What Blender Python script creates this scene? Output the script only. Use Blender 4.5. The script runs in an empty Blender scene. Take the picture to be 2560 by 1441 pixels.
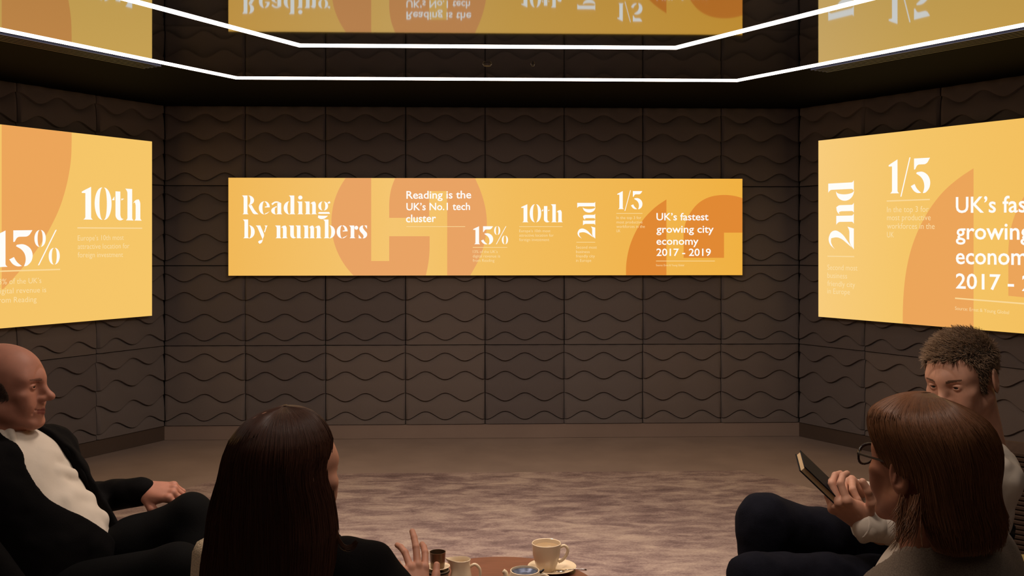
import bpy, bmesh, math, random
import numpy as np
from mathutils import Vector, Matrix

random.seed(7)
RNG = np.random.default_rng(7)
SC = bpy.context.scene
COL = SC.collection

# ---------------------------------------------------------------- camera
F, YAW, CX, CY, CZ, HZ = 2439.0, 0.0314, -0.028, -7.384, 1.489, 604.2
cam_d = bpy.data.cameras.new('camera')
cam = bpy.data.objects.new('camera', cam_d)
COL.objects.link(cam)
cam.location = (CX, CY, CZ)
cam.rotation_euler = (math.pi / 2, 0, -YAW)
cam_d.sensor_width = 36.0
cam_d.lens = F / 2560 * 36.0
cam_d.shift_y = -(720.5 - HZ) / 2560.0
cam_d.clip_start = 0.05
SC.camera = cam

# ---------------------------------------------------------------- world, exposure
w = bpy.data.worlds.new('world')
SC.world = w
w.use_nodes = True
w.node_tree.nodes['Background'].inputs[0].default_value = (1.0, 0.75, 0.55, 1)
w.node_tree.nodes['Background'].inputs[1].default_value = 0.0
vs = SC.view_settings
vs.view_transform = 'Standard'
vs.look = 'None'
vs.gamma = 1
vs.use_curve_mapping = False
vs.exposure = 0.0
LED_COLOR = (1.0, 0.85, 0.74, 1)
LED_POWER = 8.5
# warm unseen fill lamps, added overhead to brighten the floor and seated people
def area(name, loc, aim, size, power, color, sy=None):
    l = bpy.data.lights.new(name, 'AREA')
    l.energy = power
    l.color = color
    l.size = size
    if sy:
        l.shape = 'RECTANGLE'
        l.size_y = sy
    o = bpy.data.objects.new(name, l)
    COL.objects.link(o)
    o.location = loc
    o.rotation_euler = (Vector(aim) - Vector(loc)).to_track_quat('-Z', 'Y').to_euler()
    return o
for _x, _y, _e in ((-0.6, -4.3, 18), (0.0, -3.6, 18), (0.6, -4.3, 18), (0.3, -5.5, 9)):
    _a = area('overhead_fill', (_x, _y, 2.47), (_x * 0.9, _y + 1.1, 0), 0.30, _e, (1.0, 0.84, 0.72))
    _a.data.spread = math.radians(130)

# ---------------------------------------------------------------- pixel helpers
FW = np.array([math.sin(YAW), math.cos(YAW), 0.0])
RT = np.array([math.cos(YAW), -math.sin(YAW), 0.0])
UP = np.array([0.0, 0.0, 1.0])
CAM = np.array([CX, CY, CZ])

def at(px, py, d):
    """world point seen at pixel px,py of the 2560x1441 frame at depth d"""
    return CAM + FW * d + RT * ((px - 1280) * d / F) + UP * ((HZ - py) * d / F)

def on_plane(px, py, p0, n):
    v = FW + RT * ((px - 1280) / F) + UP * ((HZ - py) / F)
    t = np.dot(np.array(p0) - CAM, n) / np.dot(v, n)
    return CAM + v * t

# ---------------------------------------------------------------- materials
def lin(c):
    return tuple((x / 12.92 if x <= 0.04045 else ((x + 0.055) / 1.055) ** 2.4) for x in c)

def rgb(r, g, b):
    return lin((r / 255, g / 255, b / 255)) + (1,)

def mat(name, col, rough=0.6, metal=0.0, spec=0.5, noise=None, bump=None, sheen=0.0, coat=0.0, sss=0.0, emit=None, island=0.0):
    """noise=(scale, amount[, stretch vec]) varies the colour; bump=(scale, strength[, stretch])"""
    m = bpy.data.materials.new(name)
    m.use_nodes = True
    nt = m.node_tree
    b = nt.nodes['Principled BSDF']
    b.inputs['Base Color'].default_value = col
    b.inputs['Roughness'].default_value = rough
    b.inputs['Metallic'].default_value = metal
    b.inputs['Specular IOR Level'].default_value = spec
    b.inputs['Sheen Weight'].default_value = sheen
    b.inputs['Coat Weight'].default_value = coat
    if sss:
        b.inputs['Subsurface Weight'].default_value = sss
        b.inputs['Subsurface Radius'].default_value = (0.012, 0.005, 0.003)
        b.inputs['Subsurface Scale'].default_value = 1.0
    if emit:
        b.inputs['Emission Color'].default_value = emit[0]
        b.inputs['Emission Strength'].default_value = emit[1]
    tc = nt.nodes.new('ShaderNodeTexCoord')
    def nz(scale, st, detail=4):
        mp = nt.nodes.new('ShaderNodeMapping')
        mp.inputs['Scale'].default_value = st
        nt.links.new(tc.outputs['Object'], mp.inputs['Vector'])
        n = nt.nodes.new('ShaderNodeTexNoise')
        n.inputs['Scale'].default_value = scale
        n.inputs['Detail'].default_value = detail
        nt.links.new(mp.outputs['Vector'], n.inputs['Vector'])
        return n
    src = None
    if noise:
        n = nz(noise[0], noise[2] if len(noise) > 2 else (1, 1, 1))
        mr = nt.nodes.new('ShaderNodeMapRange')
        mr.inputs['From Min'].default_value = 0.3
        mr.inputs['From Max'].default_value = 0.7
        mr.inputs['To Min'].default_value = 1 - noise[1]
        mr.inputs['To Max'].default_value = 1 + noise[1]
        nt.links.new(n.outputs['Fac'], mr.inputs['Value'])
        src = mr.outputs['Result']
    if island:
        g = nt.nodes.new('ShaderNodeNewGeometry')
        mr2 = nt.nodes.new('ShaderNodeMapRange')
        mr2.inputs['To Min'].default_value = 1 - island
        mr2.inputs['To Max'].default_value = 1 + island
        nt.links.new(g.outputs['Random Per Island'], mr2.inputs['Value'])
        if src:
            mm = nt.nodes.new('ShaderNodeMath')
            mm.operation = 'MULTIPLY'
            nt.links.new(src, mm.inputs[0])
            nt.links.new(mr2.outputs['Result'], mm.inputs[1])
            src = mm.outputs[0]
        else:
            src = mr2.outputs['Result']
    if src:
        vm = nt.nodes.new('ShaderNodeVectorMath')
        vm.operation = 'SCALE'
        vm.inputs[0].default_value = col[:3]
        nt.links.new(src, vm.inputs['Scale'])
        nt.links.new(vm.outputs['Vector'], b.inputs['Base Color'])
    if bump:
        n = nz(bump[0], bump[2] if len(bump) > 2 else (1, 1, 1))
        bp = nt.nodes.new('ShaderNodeBump')
        bp.inputs['Strength'].default_value = bump[1]
        bp.inputs['Distance'].default_value = 0.004
        nt.links.new(n.outputs['Fac'], bp.inputs['Height'])
        nt.links.new(bp.outputs['Normal'], b.inputs['Normal'])
    return m

def emission(name, col, strength=1.0):
    m = bpy.data.materials.new(name)
    m.use_nodes = True
    nt = m.node_tree
    nt.nodes.clear()
    e = nt.nodes.new('ShaderNodeEmission')
    e.inputs[0].default_value = col
    e.inputs[1].default_value = strength
    o = nt.nodes.new('ShaderNodeOutputMaterial')
    nt.links.new(e.outputs[0], o.inputs[0])
    return m

# ---------------------------------------------------------------- object helpers
def mesh_obj(name, verts, faces, m=None, parent=None, smooth=False):
    me = bpy.data.meshes.new(name)
    me.from_pydata([tuple(map(float, v)) for v in verts], [], [tuple(map(int, f)) for f in faces])
    me.update()
    if smooth:
        me.shade_smooth()
    if m is not None:
        for x in (m if isinstance(m, (list, tuple)) else [m]):
            me.materials.append(x)
    o = bpy.data.objects.new(name, me)
    COL.objects.link(o)
    if parent:
        o.parent = parent
    return o

def bm_obj(name, bm, m=None, parent=None, smooth=False):
    me = bpy.data.meshes.new(name)
    bm.to_mesh(me)
    bm.free()
    if smooth:
        me.shade_smooth()
    if m is not None:
        for x in (m if isinstance(m, (list, tuple)) else [m]):
            me.materials.append(x)
    o = bpy.data.objects.new(name, me)
    COL.objects.link(o)
    if parent:
        o.parent = parent
    return o

def tag(o, label=None, cat=None, group=None, kind=None):
    if label: o['label'] = label
    if cat: o['category'] = cat
    if group: o['group'] = group
    if kind: o['kind'] = kind
    return o

def empty(name, loc, rz=0.0):
    o = bpy.data.objects.new(name, None)
    COL.objects.link(o)
    o.location = tuple(loc)
    o.rotation_euler = (0, 0, rz)
    o.empty_display_size = 0.1
    return o

def box_bm(bm, c, s, bev=0.0, M=None):
    r = bmesh.ops.create_cube(bm, size=1.0)
    vs_ = r['verts']
    for v in vs_:
        v.co = Vector((v.co.x * s[0] + c[0], v.co.y * s[1] + c[1], v.co.z * s[2] + c[2]))
    if bev:
        es = list({e for v in vs_ for e in v.link_edges})
        rr = bmesh.ops.bevel(bm, geom=es, offset=bev, segments=2, affect='EDGES', profile=0.5)
        vs_ = list({v for f in rr['faces'] for v in f.verts} | {v for v in vs_ if v.is_valid})
    if M is not None:
        for v in vs_:
            v.co = M @ v.co
    return vs_

def box(name, c, s, m, parent=None, bev=0.0):
    bm = bmesh.new()
    box_bm(bm, c, s, bev)
    return bm_obj(name, bm, m, parent)

def prism(name, poly, z0, z1, m, parent=None):
    n = len(poly)
    v = [(x, y, z0) for x, y in poly] + [(x, y, z1) for x, y in poly]
    f = [tuple(reversed(range(n))), tuple(range(n, 2 * n))]
    f += [(i, (i + 1) % n, n + (i + 1) % n, n + i) for i in range(n)]
    return mesh_obj(name, v, f, m, parent)

# ================================================================ THE ROOM (hexagonal)
PW = 0.6
SIDE = 4.8
C60, S60 = 0.5, math.sqrt(3) / 2
ZC = 2.505                    # ceiling
ZP = 0.108                    # plinth height
corners = [(-2.4, 0), (2.4, 0), (2.4 + SIDE * C60, -SIDE * S60), (2.4, -2 * SIDE * S60), (-2.4, -2 * SIDE * S60), (-2.4 - SIDE * C60, -SIDE * S60)]

m_floor = mat('floor_vinyl', rgb(158, 138, 127), 0.55, spec=0.3, noise=(3.0, 0.10), bump=(300, 0.05))
m_wallbase = mat('wall_backing', rgb(30, 25, 23), 0.9, spec=0.1)
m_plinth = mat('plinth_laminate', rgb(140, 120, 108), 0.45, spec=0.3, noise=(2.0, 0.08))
m_plinth_side = mat('plinth_laminate_shaded', rgb(80, 66, 58), 0.5, spec=0.3, noise=(2.0, 0.08))  # side runs get little light; that shade is painted into the colour
m_panel = mat('felt_panel', rgb(113, 103, 99), 0.95, spec=0.08, noise=(900, 0.16), bump=(900, 0.5), sheen=0.1)
m_panel2 = mat('felt_panel_dark', rgb(107, 97, 94), 0.95, spec=0.08, noise=(900, 0.16), bump=(900, 0.5), sheen=0.1)  # slightly darker felt tone, dealt to panels at random
m_panel3 = mat('felt_panel_warm', rgb(117, 105, 99), 0.95, spec=0.08, noise=(900, 0.16), bump=(900, 0.5), sheen=0.1)
m_black = mat('black_paint', rgb(9, 8, 8), 0.85, spec=0.05)

pf = [(x * 1.06, (y + 4.157) * 1.06 - 4.157) for x, y in corners]
fl = prism('floor', pf, -0.08, 0.0, m_floor)
tag(fl, kind='structure')

# --- ceiling: black border with a tinted mirror panel inside the outer light loop
def loop_from(xl, xr, yb):
    """hexagon ring: back edge xl..xr at y=yb, walls-parallel side edges, mirrored about the room centre"""
    yc = -S60 * SIDE
    L = (yb - yc) / S60
    return [(xl, yb), (xr, yb), (xr + L * C60, yc), (xr, 2 * yc - yb), (xl, 2 * yc - yb), (xl - L * C60, yc)]

def ceil_pt(px, py, z=ZC):
    p = on_plane(px, py, (0, 0, z), np.array([0, 0, 1.0]))
    return p[0], p[1]

oL, oR = ceil_pt(590, 194), ceil_pt(1840, 203)
iL, iR = ceil_pt(750, 115), ceil_pt(1690, 119)
outer = loop_from(oL[0], oR[0], (oL[1] + oR[1]) / 2)
inner = loop_from(iL[0], iR[0], (iL[1] + iR[1]) / 2)
print('LOOPS', outer, inner)

def ring_offset(poly, d):
    n = len(poly)
    cx = sum(p[0] for p in poly) / n
    cy = sum(p[1] for p in poly) / n
    lines = []
    for i in range(n):
        a = Vector(poly[i]); b = Vector(poly[(i + 1) % n])
        t = (b - a).normalized()
        nrm = Vector((t.y, -t.x))
        if nrm.dot((a + b) / 2 - Vector((cx, cy))) < 0:
            nrm = -nrm
        lines.append((a + nrm * d, t))
    out = []
    for i in range(n):
        p, t = lines[i - 1]; q, u = lines[i]
        den = t.x * u.y - t.y * u.x
        s = ((q.x - p.x) * u.y - (q.y - p.y) * u.x) / den
        out.append(tuple(p + t * s))
    return out

def ring_mesh(name, pout, pin, z0, z1, m, parent=None):
    n = len(pout)
    v = [(x, y, z) for z in (z0, z1) for x, y in pout] + [(x, y, z) for z in (z0, z1) for x, y in pin]
    f = []
    for i in range(n):
        j = (i + 1) % n
        f += [(i, j, 2 * n + j, 2 * n + i), (n + i, 3 * n + i, 3 * n + j, n + j), (i, n + i, n + j, j), (2 * n + i, 2 * n + j, 3 * n + j, 3 * n + i)]
    return mesh_obj(name, v, f, m, parent)

ceil = ring_mesh('ceiling', pf, ring_offset(outer, 0.015), ZC, ZC + 0.1, m_black)
tag(ceil, kind='structure')

m_mirror = bpy.data.materials.new('tinted_mirror')
m_mirror.use_nodes = True
nt = m_mirror.node_tree
b = nt.nodes['Principled BSDF']
b.inputs['Metallic'].default_value = 1.0
b.inputs['Roughness'].default_value = 0.03
b.inputs['Base Color'].default_value = (0.48, 0.50, 0.50, 1)
b.inputs['Specular Tint'].default_value = (0.9, 0.9, 0.9, 1)
mp = prism('mirror_panel', ring_offset(outer, 0.02), ZC + 0.001, ZC + 0.02, m_mirror)
tag(mp, 'dark tinted mirror ceiling panel inside the outer light line', 'mirror panel')

# light lines, segment by segment
m_led = emission('led_diffuser', LED_COLOR, LED_POWER)
m_alu = mat('black_aluminium', rgb(30, 32, 44), 0.25, metal=0.9)
def light_loop(poly, label):
    root = empty('light_line', (0, -4.157, ZC))
    tag(root, label, 'ceiling light', 'hexagonal light lines on the ceiling')
    hw_ = 0.0085 if poly is outer else 0.0095
    po, pi = ring_offset(poly, hw_), ring_offset(poly, -hw_)
    for i in range(6):
        j = (i + 1) % 6
        q = [po[i], po[j], pi[j], pi[i]]
        z0, z1 = ZC - 0.0065, ZC
        v = [(x, y + 4.157, z - ZC) for z in (z0, z1) for x, y in q]
        f = [(3, 2, 1, 0), (0, 1, 5, 4), (1, 2, 6, 5), (2, 3, 7, 6), (3, 0, 4, 7)]
        mesh_obj('light_strip', v, f, m_led, root)
light_loop(outer, 'outer of the two white light lines, around the mirror ceiling')
light_loop(inner, 'inner, smaller white light line nearer the camera on the ceiling')

# slot air grilles beside the outer light line on the two side runs
m_slot = mat('slot_grille_metal', rgb(38, 42, 60), 0.4, metal=0.8)
for (i, lab) in ((5, 'black slotted ceiling grille beside the left run of the light line'), (1, 'black slotted ceiling grille beside the right run of the light line')):
    a = Vector(outer[i]); bb = Vector(outer[(i + 1) % 6])
    if i == 5:
        a, bb = Vector(outer[0]), Vector(outer[5])
    t = (bb - a).normalized()
    nrm = Vector((t.y, -t.x))
    if nrm.dot(a - Vector((0, -4.157))) < 0:
        nrm = -nrm
    g = empty('slot_grille', (a.x, a.y, ZC))
    tag(g, lab, 'air grille', 'slot grilles beside the outer light line')
    L = (bb - a).length
    for k in range(5):
        d0 = 0.055 + 0.032 * k
        p = t * 0.55 + nrm * d0
        q = t * (L - 0.1) + nrm * d0
        hw = nrm * 0.006
        pts = [p - hw, q - hw, q + hw, p + hw]
        v = [(x.x, x.y, -0.012) for x in pts] + [(x.x, x.y, 0.0) for x in pts]
        mesh_obj('slat', v, [(3, 2, 1, 0), (4, 5, 6, 7), (0, 1, 5, 4), (1, 2, 6, 5), (2, 3, 7, 6), (3, 0, 4, 7)], m_slot, g)

# two small ceiling sensors
for k, (px, lab) in enumerate(((1218, 'left of the two tiny round ceiling sensors'), (1332, 'right of the two tiny round ceiling sensors'))):
    x, y = ceil_pt(px, 160)
    bm = bmesh.new()
    bmesh.ops.create_cone(bm, segments=24, radius1=0.02 if k == 0 else 0.008, radius2=0.028 if k == 0 else 0.012, depth=0.012, cap_ends=True)
    o = bm_obj('ceiling_sensor', bm, mat('sensor_plastic', rgb(60, 58, 58), 0.4))
    o.location = (x, y, ZC - 0.006)
    tag(o, lab, 'sensor')

# --- wall panel mesh: four staggered waves stepping the felt in and out
def panel_mesh(name, mirror=False):
    NX = 40
    bases = [1.0, 0.857, 0.622, 0.347, 0.112, 0.0]       # fractions up the panel
    A = 0.05
    def line(k, u):
        if k == 0: return 1.0
        if k == 5: return 0.0
        ph = 1 if k % 2 == 1 else -1
        return bases[k] + A * ph * math.cos(4 * math.pi * u)
    G = 0.006
    w_, h_ = PW - G, PW - G
    vs_, fs = [], []
    rows = []
    for k in range(5):
        for j, tt in enumerate((0.0, 0.07, 0.2, 0.5, 0.85, 1.0)):
            if j == 0 and k > 0:
                pass
            row = []
            for i in range(NX + 1):
                u = i / NX
                yt, yb = line(k, u), line(k + 1, u)
                z = yt + (yb - yt) * tt
                thick = (yt - yb)
                # proud at the bottom of each band, sunk just under the wave above
                ph_ = (1 if (k + 1) % 2 == 1 else -1) * math.cos(4 * math.pi * u)      # shape of the wave below this band
                low = 0.5 - 0.5 * ph_ if k < 4 else 0.5
                pr = (0.004, 0.009, 0.019, 0.026, 0.027 + 0.006 * low, 0.027 + 0.010 * low)[j]
                pr += 0.006 * math.sin(tt * math.pi) * min(1.4, thick / 0.25)
                if k == 0: pr = max(pr, 0.020 + 0.004 * math.cos(8 * math.pi * u)) if j else 0.016 + 0.004 * math.cos(8 * math.pi * u)
                e = min(u, 1 - u) / 0.02
                if e < 1: pr *= 0.55 + 0.45 * e
                row.append(len(vs_))
                vs_.append(((u - 0.5) * w_, -pr, G / 2 + z * h_))
            rows.append(row)
    for r in range(len(rows) - 1):
        for i in range(NX):
            fs.append((rows[r][i], rows[r + 1][i], rows[r + 1][i + 1], rows[r][i + 1]))
    # rim back to the wall
    rim = [rows[0], [r[-1] for r in rows], list(reversed(rows[-1])), list(reversed([r[0] for r in rows]))]
    for ed in rim:
        base = len(vs_)
        for i in ed:
            x, y, z = vs_[i]
            vs_.append((x, 0.0, z))
        for i in range(len(ed) - 1):
            fs.append((ed[i], ed[i + 1], base + i + 1, base + i))
    me = bpy.data.meshes.new(name)
    me.from_pydata(vs_, [], fs)
    me.update()
    # smooth but keep the steps: sharp by angle
    me.shade_smooth()
    bm = bmesh.new(); bm.from_mesh(me)
    for e in bm.edges:
        if len(e.link_faces) == 2 and e.calc_face_angle(0) > 0.75:
            e.smooth = False
    bm.to_mesh(me); bm.free()
    return me

pmeshes = []
for mm in (m_panel, m_panel2, m_panel3):
    me = panel_mesh('acoustic_panel')
    me.materials.append(mm)
    pmeshes.append(me)

T = 0.10
BK = 0.020            # panel backs sit this far behind the wall line
def wall(name, a, b, panels, base_mat):
    a = Vector(a); b = Vector(b)
    t = (b - a).normalized()
    n_out = Vector((t.y, -t.x))
    if n_out.dot((a + b) / 2 - Vector((0, -4.157))) < 0:
        n_out = -n_out
    root_p = a
    ang = math.atan2(t.y, t.x)
    # local frame: x along the wall, +y outward (away from room)
    o = empty(name, (a.x, a.y, 0), ang)
    flip = 1.0
    loc_y = Vector((-t.y, t.x))
    if loc_y.dot(n_out) < 0:
        flip = -1.0
    L = (b - a).length
    bm = bmesh.new()
    box_bm(bm, (L / 2, flip * (BK + T / 2), ZC / 2), (L + 0.1, T, ZC))
    me = bpy.data.meshes.new(name); bm.to_mesh(me); bm.free()
    me.materials.append(m_wallbase)
    bpy.data.objects.remove(o)
    o = bpy.data.objects.new(name, me); COL.objects.link(o)
    o.location = (a.x, a.y, 0); o.rotation_euler = (0, 0, ang)
    tag(o, kind='structure')
    if panels:
        for i in range(8):
            for j in range(4):
                pm = pmeshes[int(RNG.integers(0, 3))]
                p = bpy.data.objects.new('acoustic_panel', pm)
                COL.objects.link(p)
                p.parent = o
                p.location = (PW * (i + 0.5) + float(RNG.normal(0, 0.0008)), flip * (BK - float(RNG.uniform(0, 0.004))), ZP + PW * j)
                p.rotation_euler = (0, float(RNG.normal(0, 0.0015)), math.pi if flip < 0 else 0)
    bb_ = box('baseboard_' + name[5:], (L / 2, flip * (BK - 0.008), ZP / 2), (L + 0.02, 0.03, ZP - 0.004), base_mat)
    bb_.location = o.location; bb_.rotation_euler = o.rotation_euler
    tag(bb_, kind='structure')
    return o
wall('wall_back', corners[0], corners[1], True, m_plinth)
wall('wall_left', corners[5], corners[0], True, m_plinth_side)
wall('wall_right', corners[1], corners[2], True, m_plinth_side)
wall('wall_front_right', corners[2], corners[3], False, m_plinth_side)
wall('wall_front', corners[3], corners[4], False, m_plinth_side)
wall('wall_front_left', corners[4], corners[5], False, m_plinth_side)

# ================================================================ RUG
m_rug = bpy.data.materials.new('rug_weave')
m_rug.use_nodes = True
nt = m_rug.node_tree
b = nt.nodes['Principled BSDF']
b.inputs['Roughness'].default_value = 0.95
b.inputs['Specular IOR Level'].default_value = 0.1
tc = nt.nodes.new('ShaderNodeTexCoord')
def nzn(scale, st, det, dist=0.0, rough=0.6):
    mpn = nt.nodes.new('ShaderNodeMapping')
    mpn.inputs['Scale'].default_value = st
    nt.links.new(tc.outputs['Object'], mpn.inputs['Vector'])
    n = nt.nodes.new('ShaderNodeTexNoise')
    n.inputs['Scale'].default_value = scale
    n.inputs['Detail'].default_value = det
    n.inputs['Roughness'].default_value = rough
    n.inputs['Distortion'].default_value = dist
    nt.links.new(mpn.outputs['Vector'], n.inputs['Vector'])
    return n
n1 = nzn(4.2, (1.0, 2.3, 1), 9, 0.5, 0.66)
n2 = nzn(1.2, (1.0, 1.4, 1), 3, 0.4)
n3 = nzn(90, (1.0, 2.6, 1), 5)
def math_node(op, a, bv):
    m_ = nt.nodes.new('ShaderNodeMath'); m_.operation = op
    for k, s in enumerate((a, bv)):
        if isinstance(s, (int, float)): m_.inputs[k].default_value = s
        else: nt.links.new(s, m_.inputs[k])
    return m_.outputs[0]
v1 = math_node('ADD', math_node('MULTIPLY', n1.outputs['Fac'], 0.8), math_node('MULTIPLY', n2.outputs['Fac'], 0.3))
v1 = math_node('ADD', v1, math_node('MULTIPLY', math_node('SUBTRACT', n3.outputs['Fac'], 0.5), 0.35))
cr = nt.nodes.new('ShaderNodeValToRGB')
e = cr.color_ramp.elements
e[0].position = 0.38; e[0].color = rgb(108, 88, 86)
e[1].position = 0.72; e[1].color = rgb(196, 174, 158)
x_ = e.new(0.50); x_.color = rgb(142, 120, 115)
x_ = e.new(0.58); x_.color = rgb(168, 146, 136)
nt.links.new(v1, cr.inputs[0])
nt.links.new(cr.outputs[0], b.inputs['Base Color'])
bp = nt.nodes.new('ShaderNodeBump'); bp.inputs['Strength'].default_value = 0.4; bp.inputs['Distance'].default_value = 0.006
nt.links.new(n3.outputs['Fac'], bp.inputs['Height'])
nt.links.new(bp.outputs['Normal'], b.inputs['Normal'])
rl = on_plane(590, 1187, (0, 0, 0), np.array([0, 0, 1.0])); rr_ = on_plane(1868, 1183, (0, 0, 0), np.array([0, 0, 1.0]))
print('RUG', rl, rr_)
rug_poly = loop_from(rl[0], rr_[0], (rl[1] + rr_[1]) / 2)
rug = prism('rug', rug_poly, 0.0005, 0.008, m_rug)
tag(rug, 'mottled mauve and brown hexagonal rug on the pale floor', 'rug')

# ================================================================ SCREENS
OFF = 0.085      # face of the screens in front of the wall line
def yellow_mat(name, stops, axis_len):
    m = bpy.data.materials.new(name)
    m.use_nodes = True
    nt = m.node_tree
    nt.nodes.clear()
    tcn = nt.nodes.new('ShaderNodeTexCoord')
    sp = nt.nodes.new('ShaderNodeSeparateXYZ')
    nt.links.new(tcn.outputs['Generated'], sp.inputs[0])
    cr = nt.nodes.new('ShaderNodeValToRGB')
    el = cr.color_ramp.elements
    el[0].position, el[0].color = stops[0]
    el[1].position, el[1].color = stops[-1]
    for p_, c_ in stops[1:-1]:
        q = el.new(p_); q.color = c_
    nt.links.new(sp.outputs['X'], cr.inputs[0])
    em = nt.nodes.new('ShaderNodeEmission')
    nt.links.new(cr.outputs[0], em.inputs[0])
    out = nt.nodes.new('ShaderNodeOutputMaterial')
    nt.links.new(em.outputs[0], out.inputs[0])
    return m

m_case = mat('screen_case', rgb(12, 11, 11), 0.5)
m_white = emission('screen_white', rgb(255, 253, 248))
m_capt = emission('screen_caption', rgb(252, 224, 168))
m_rule = emission('screen_rule', rgb(251, 216, 150))

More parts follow.
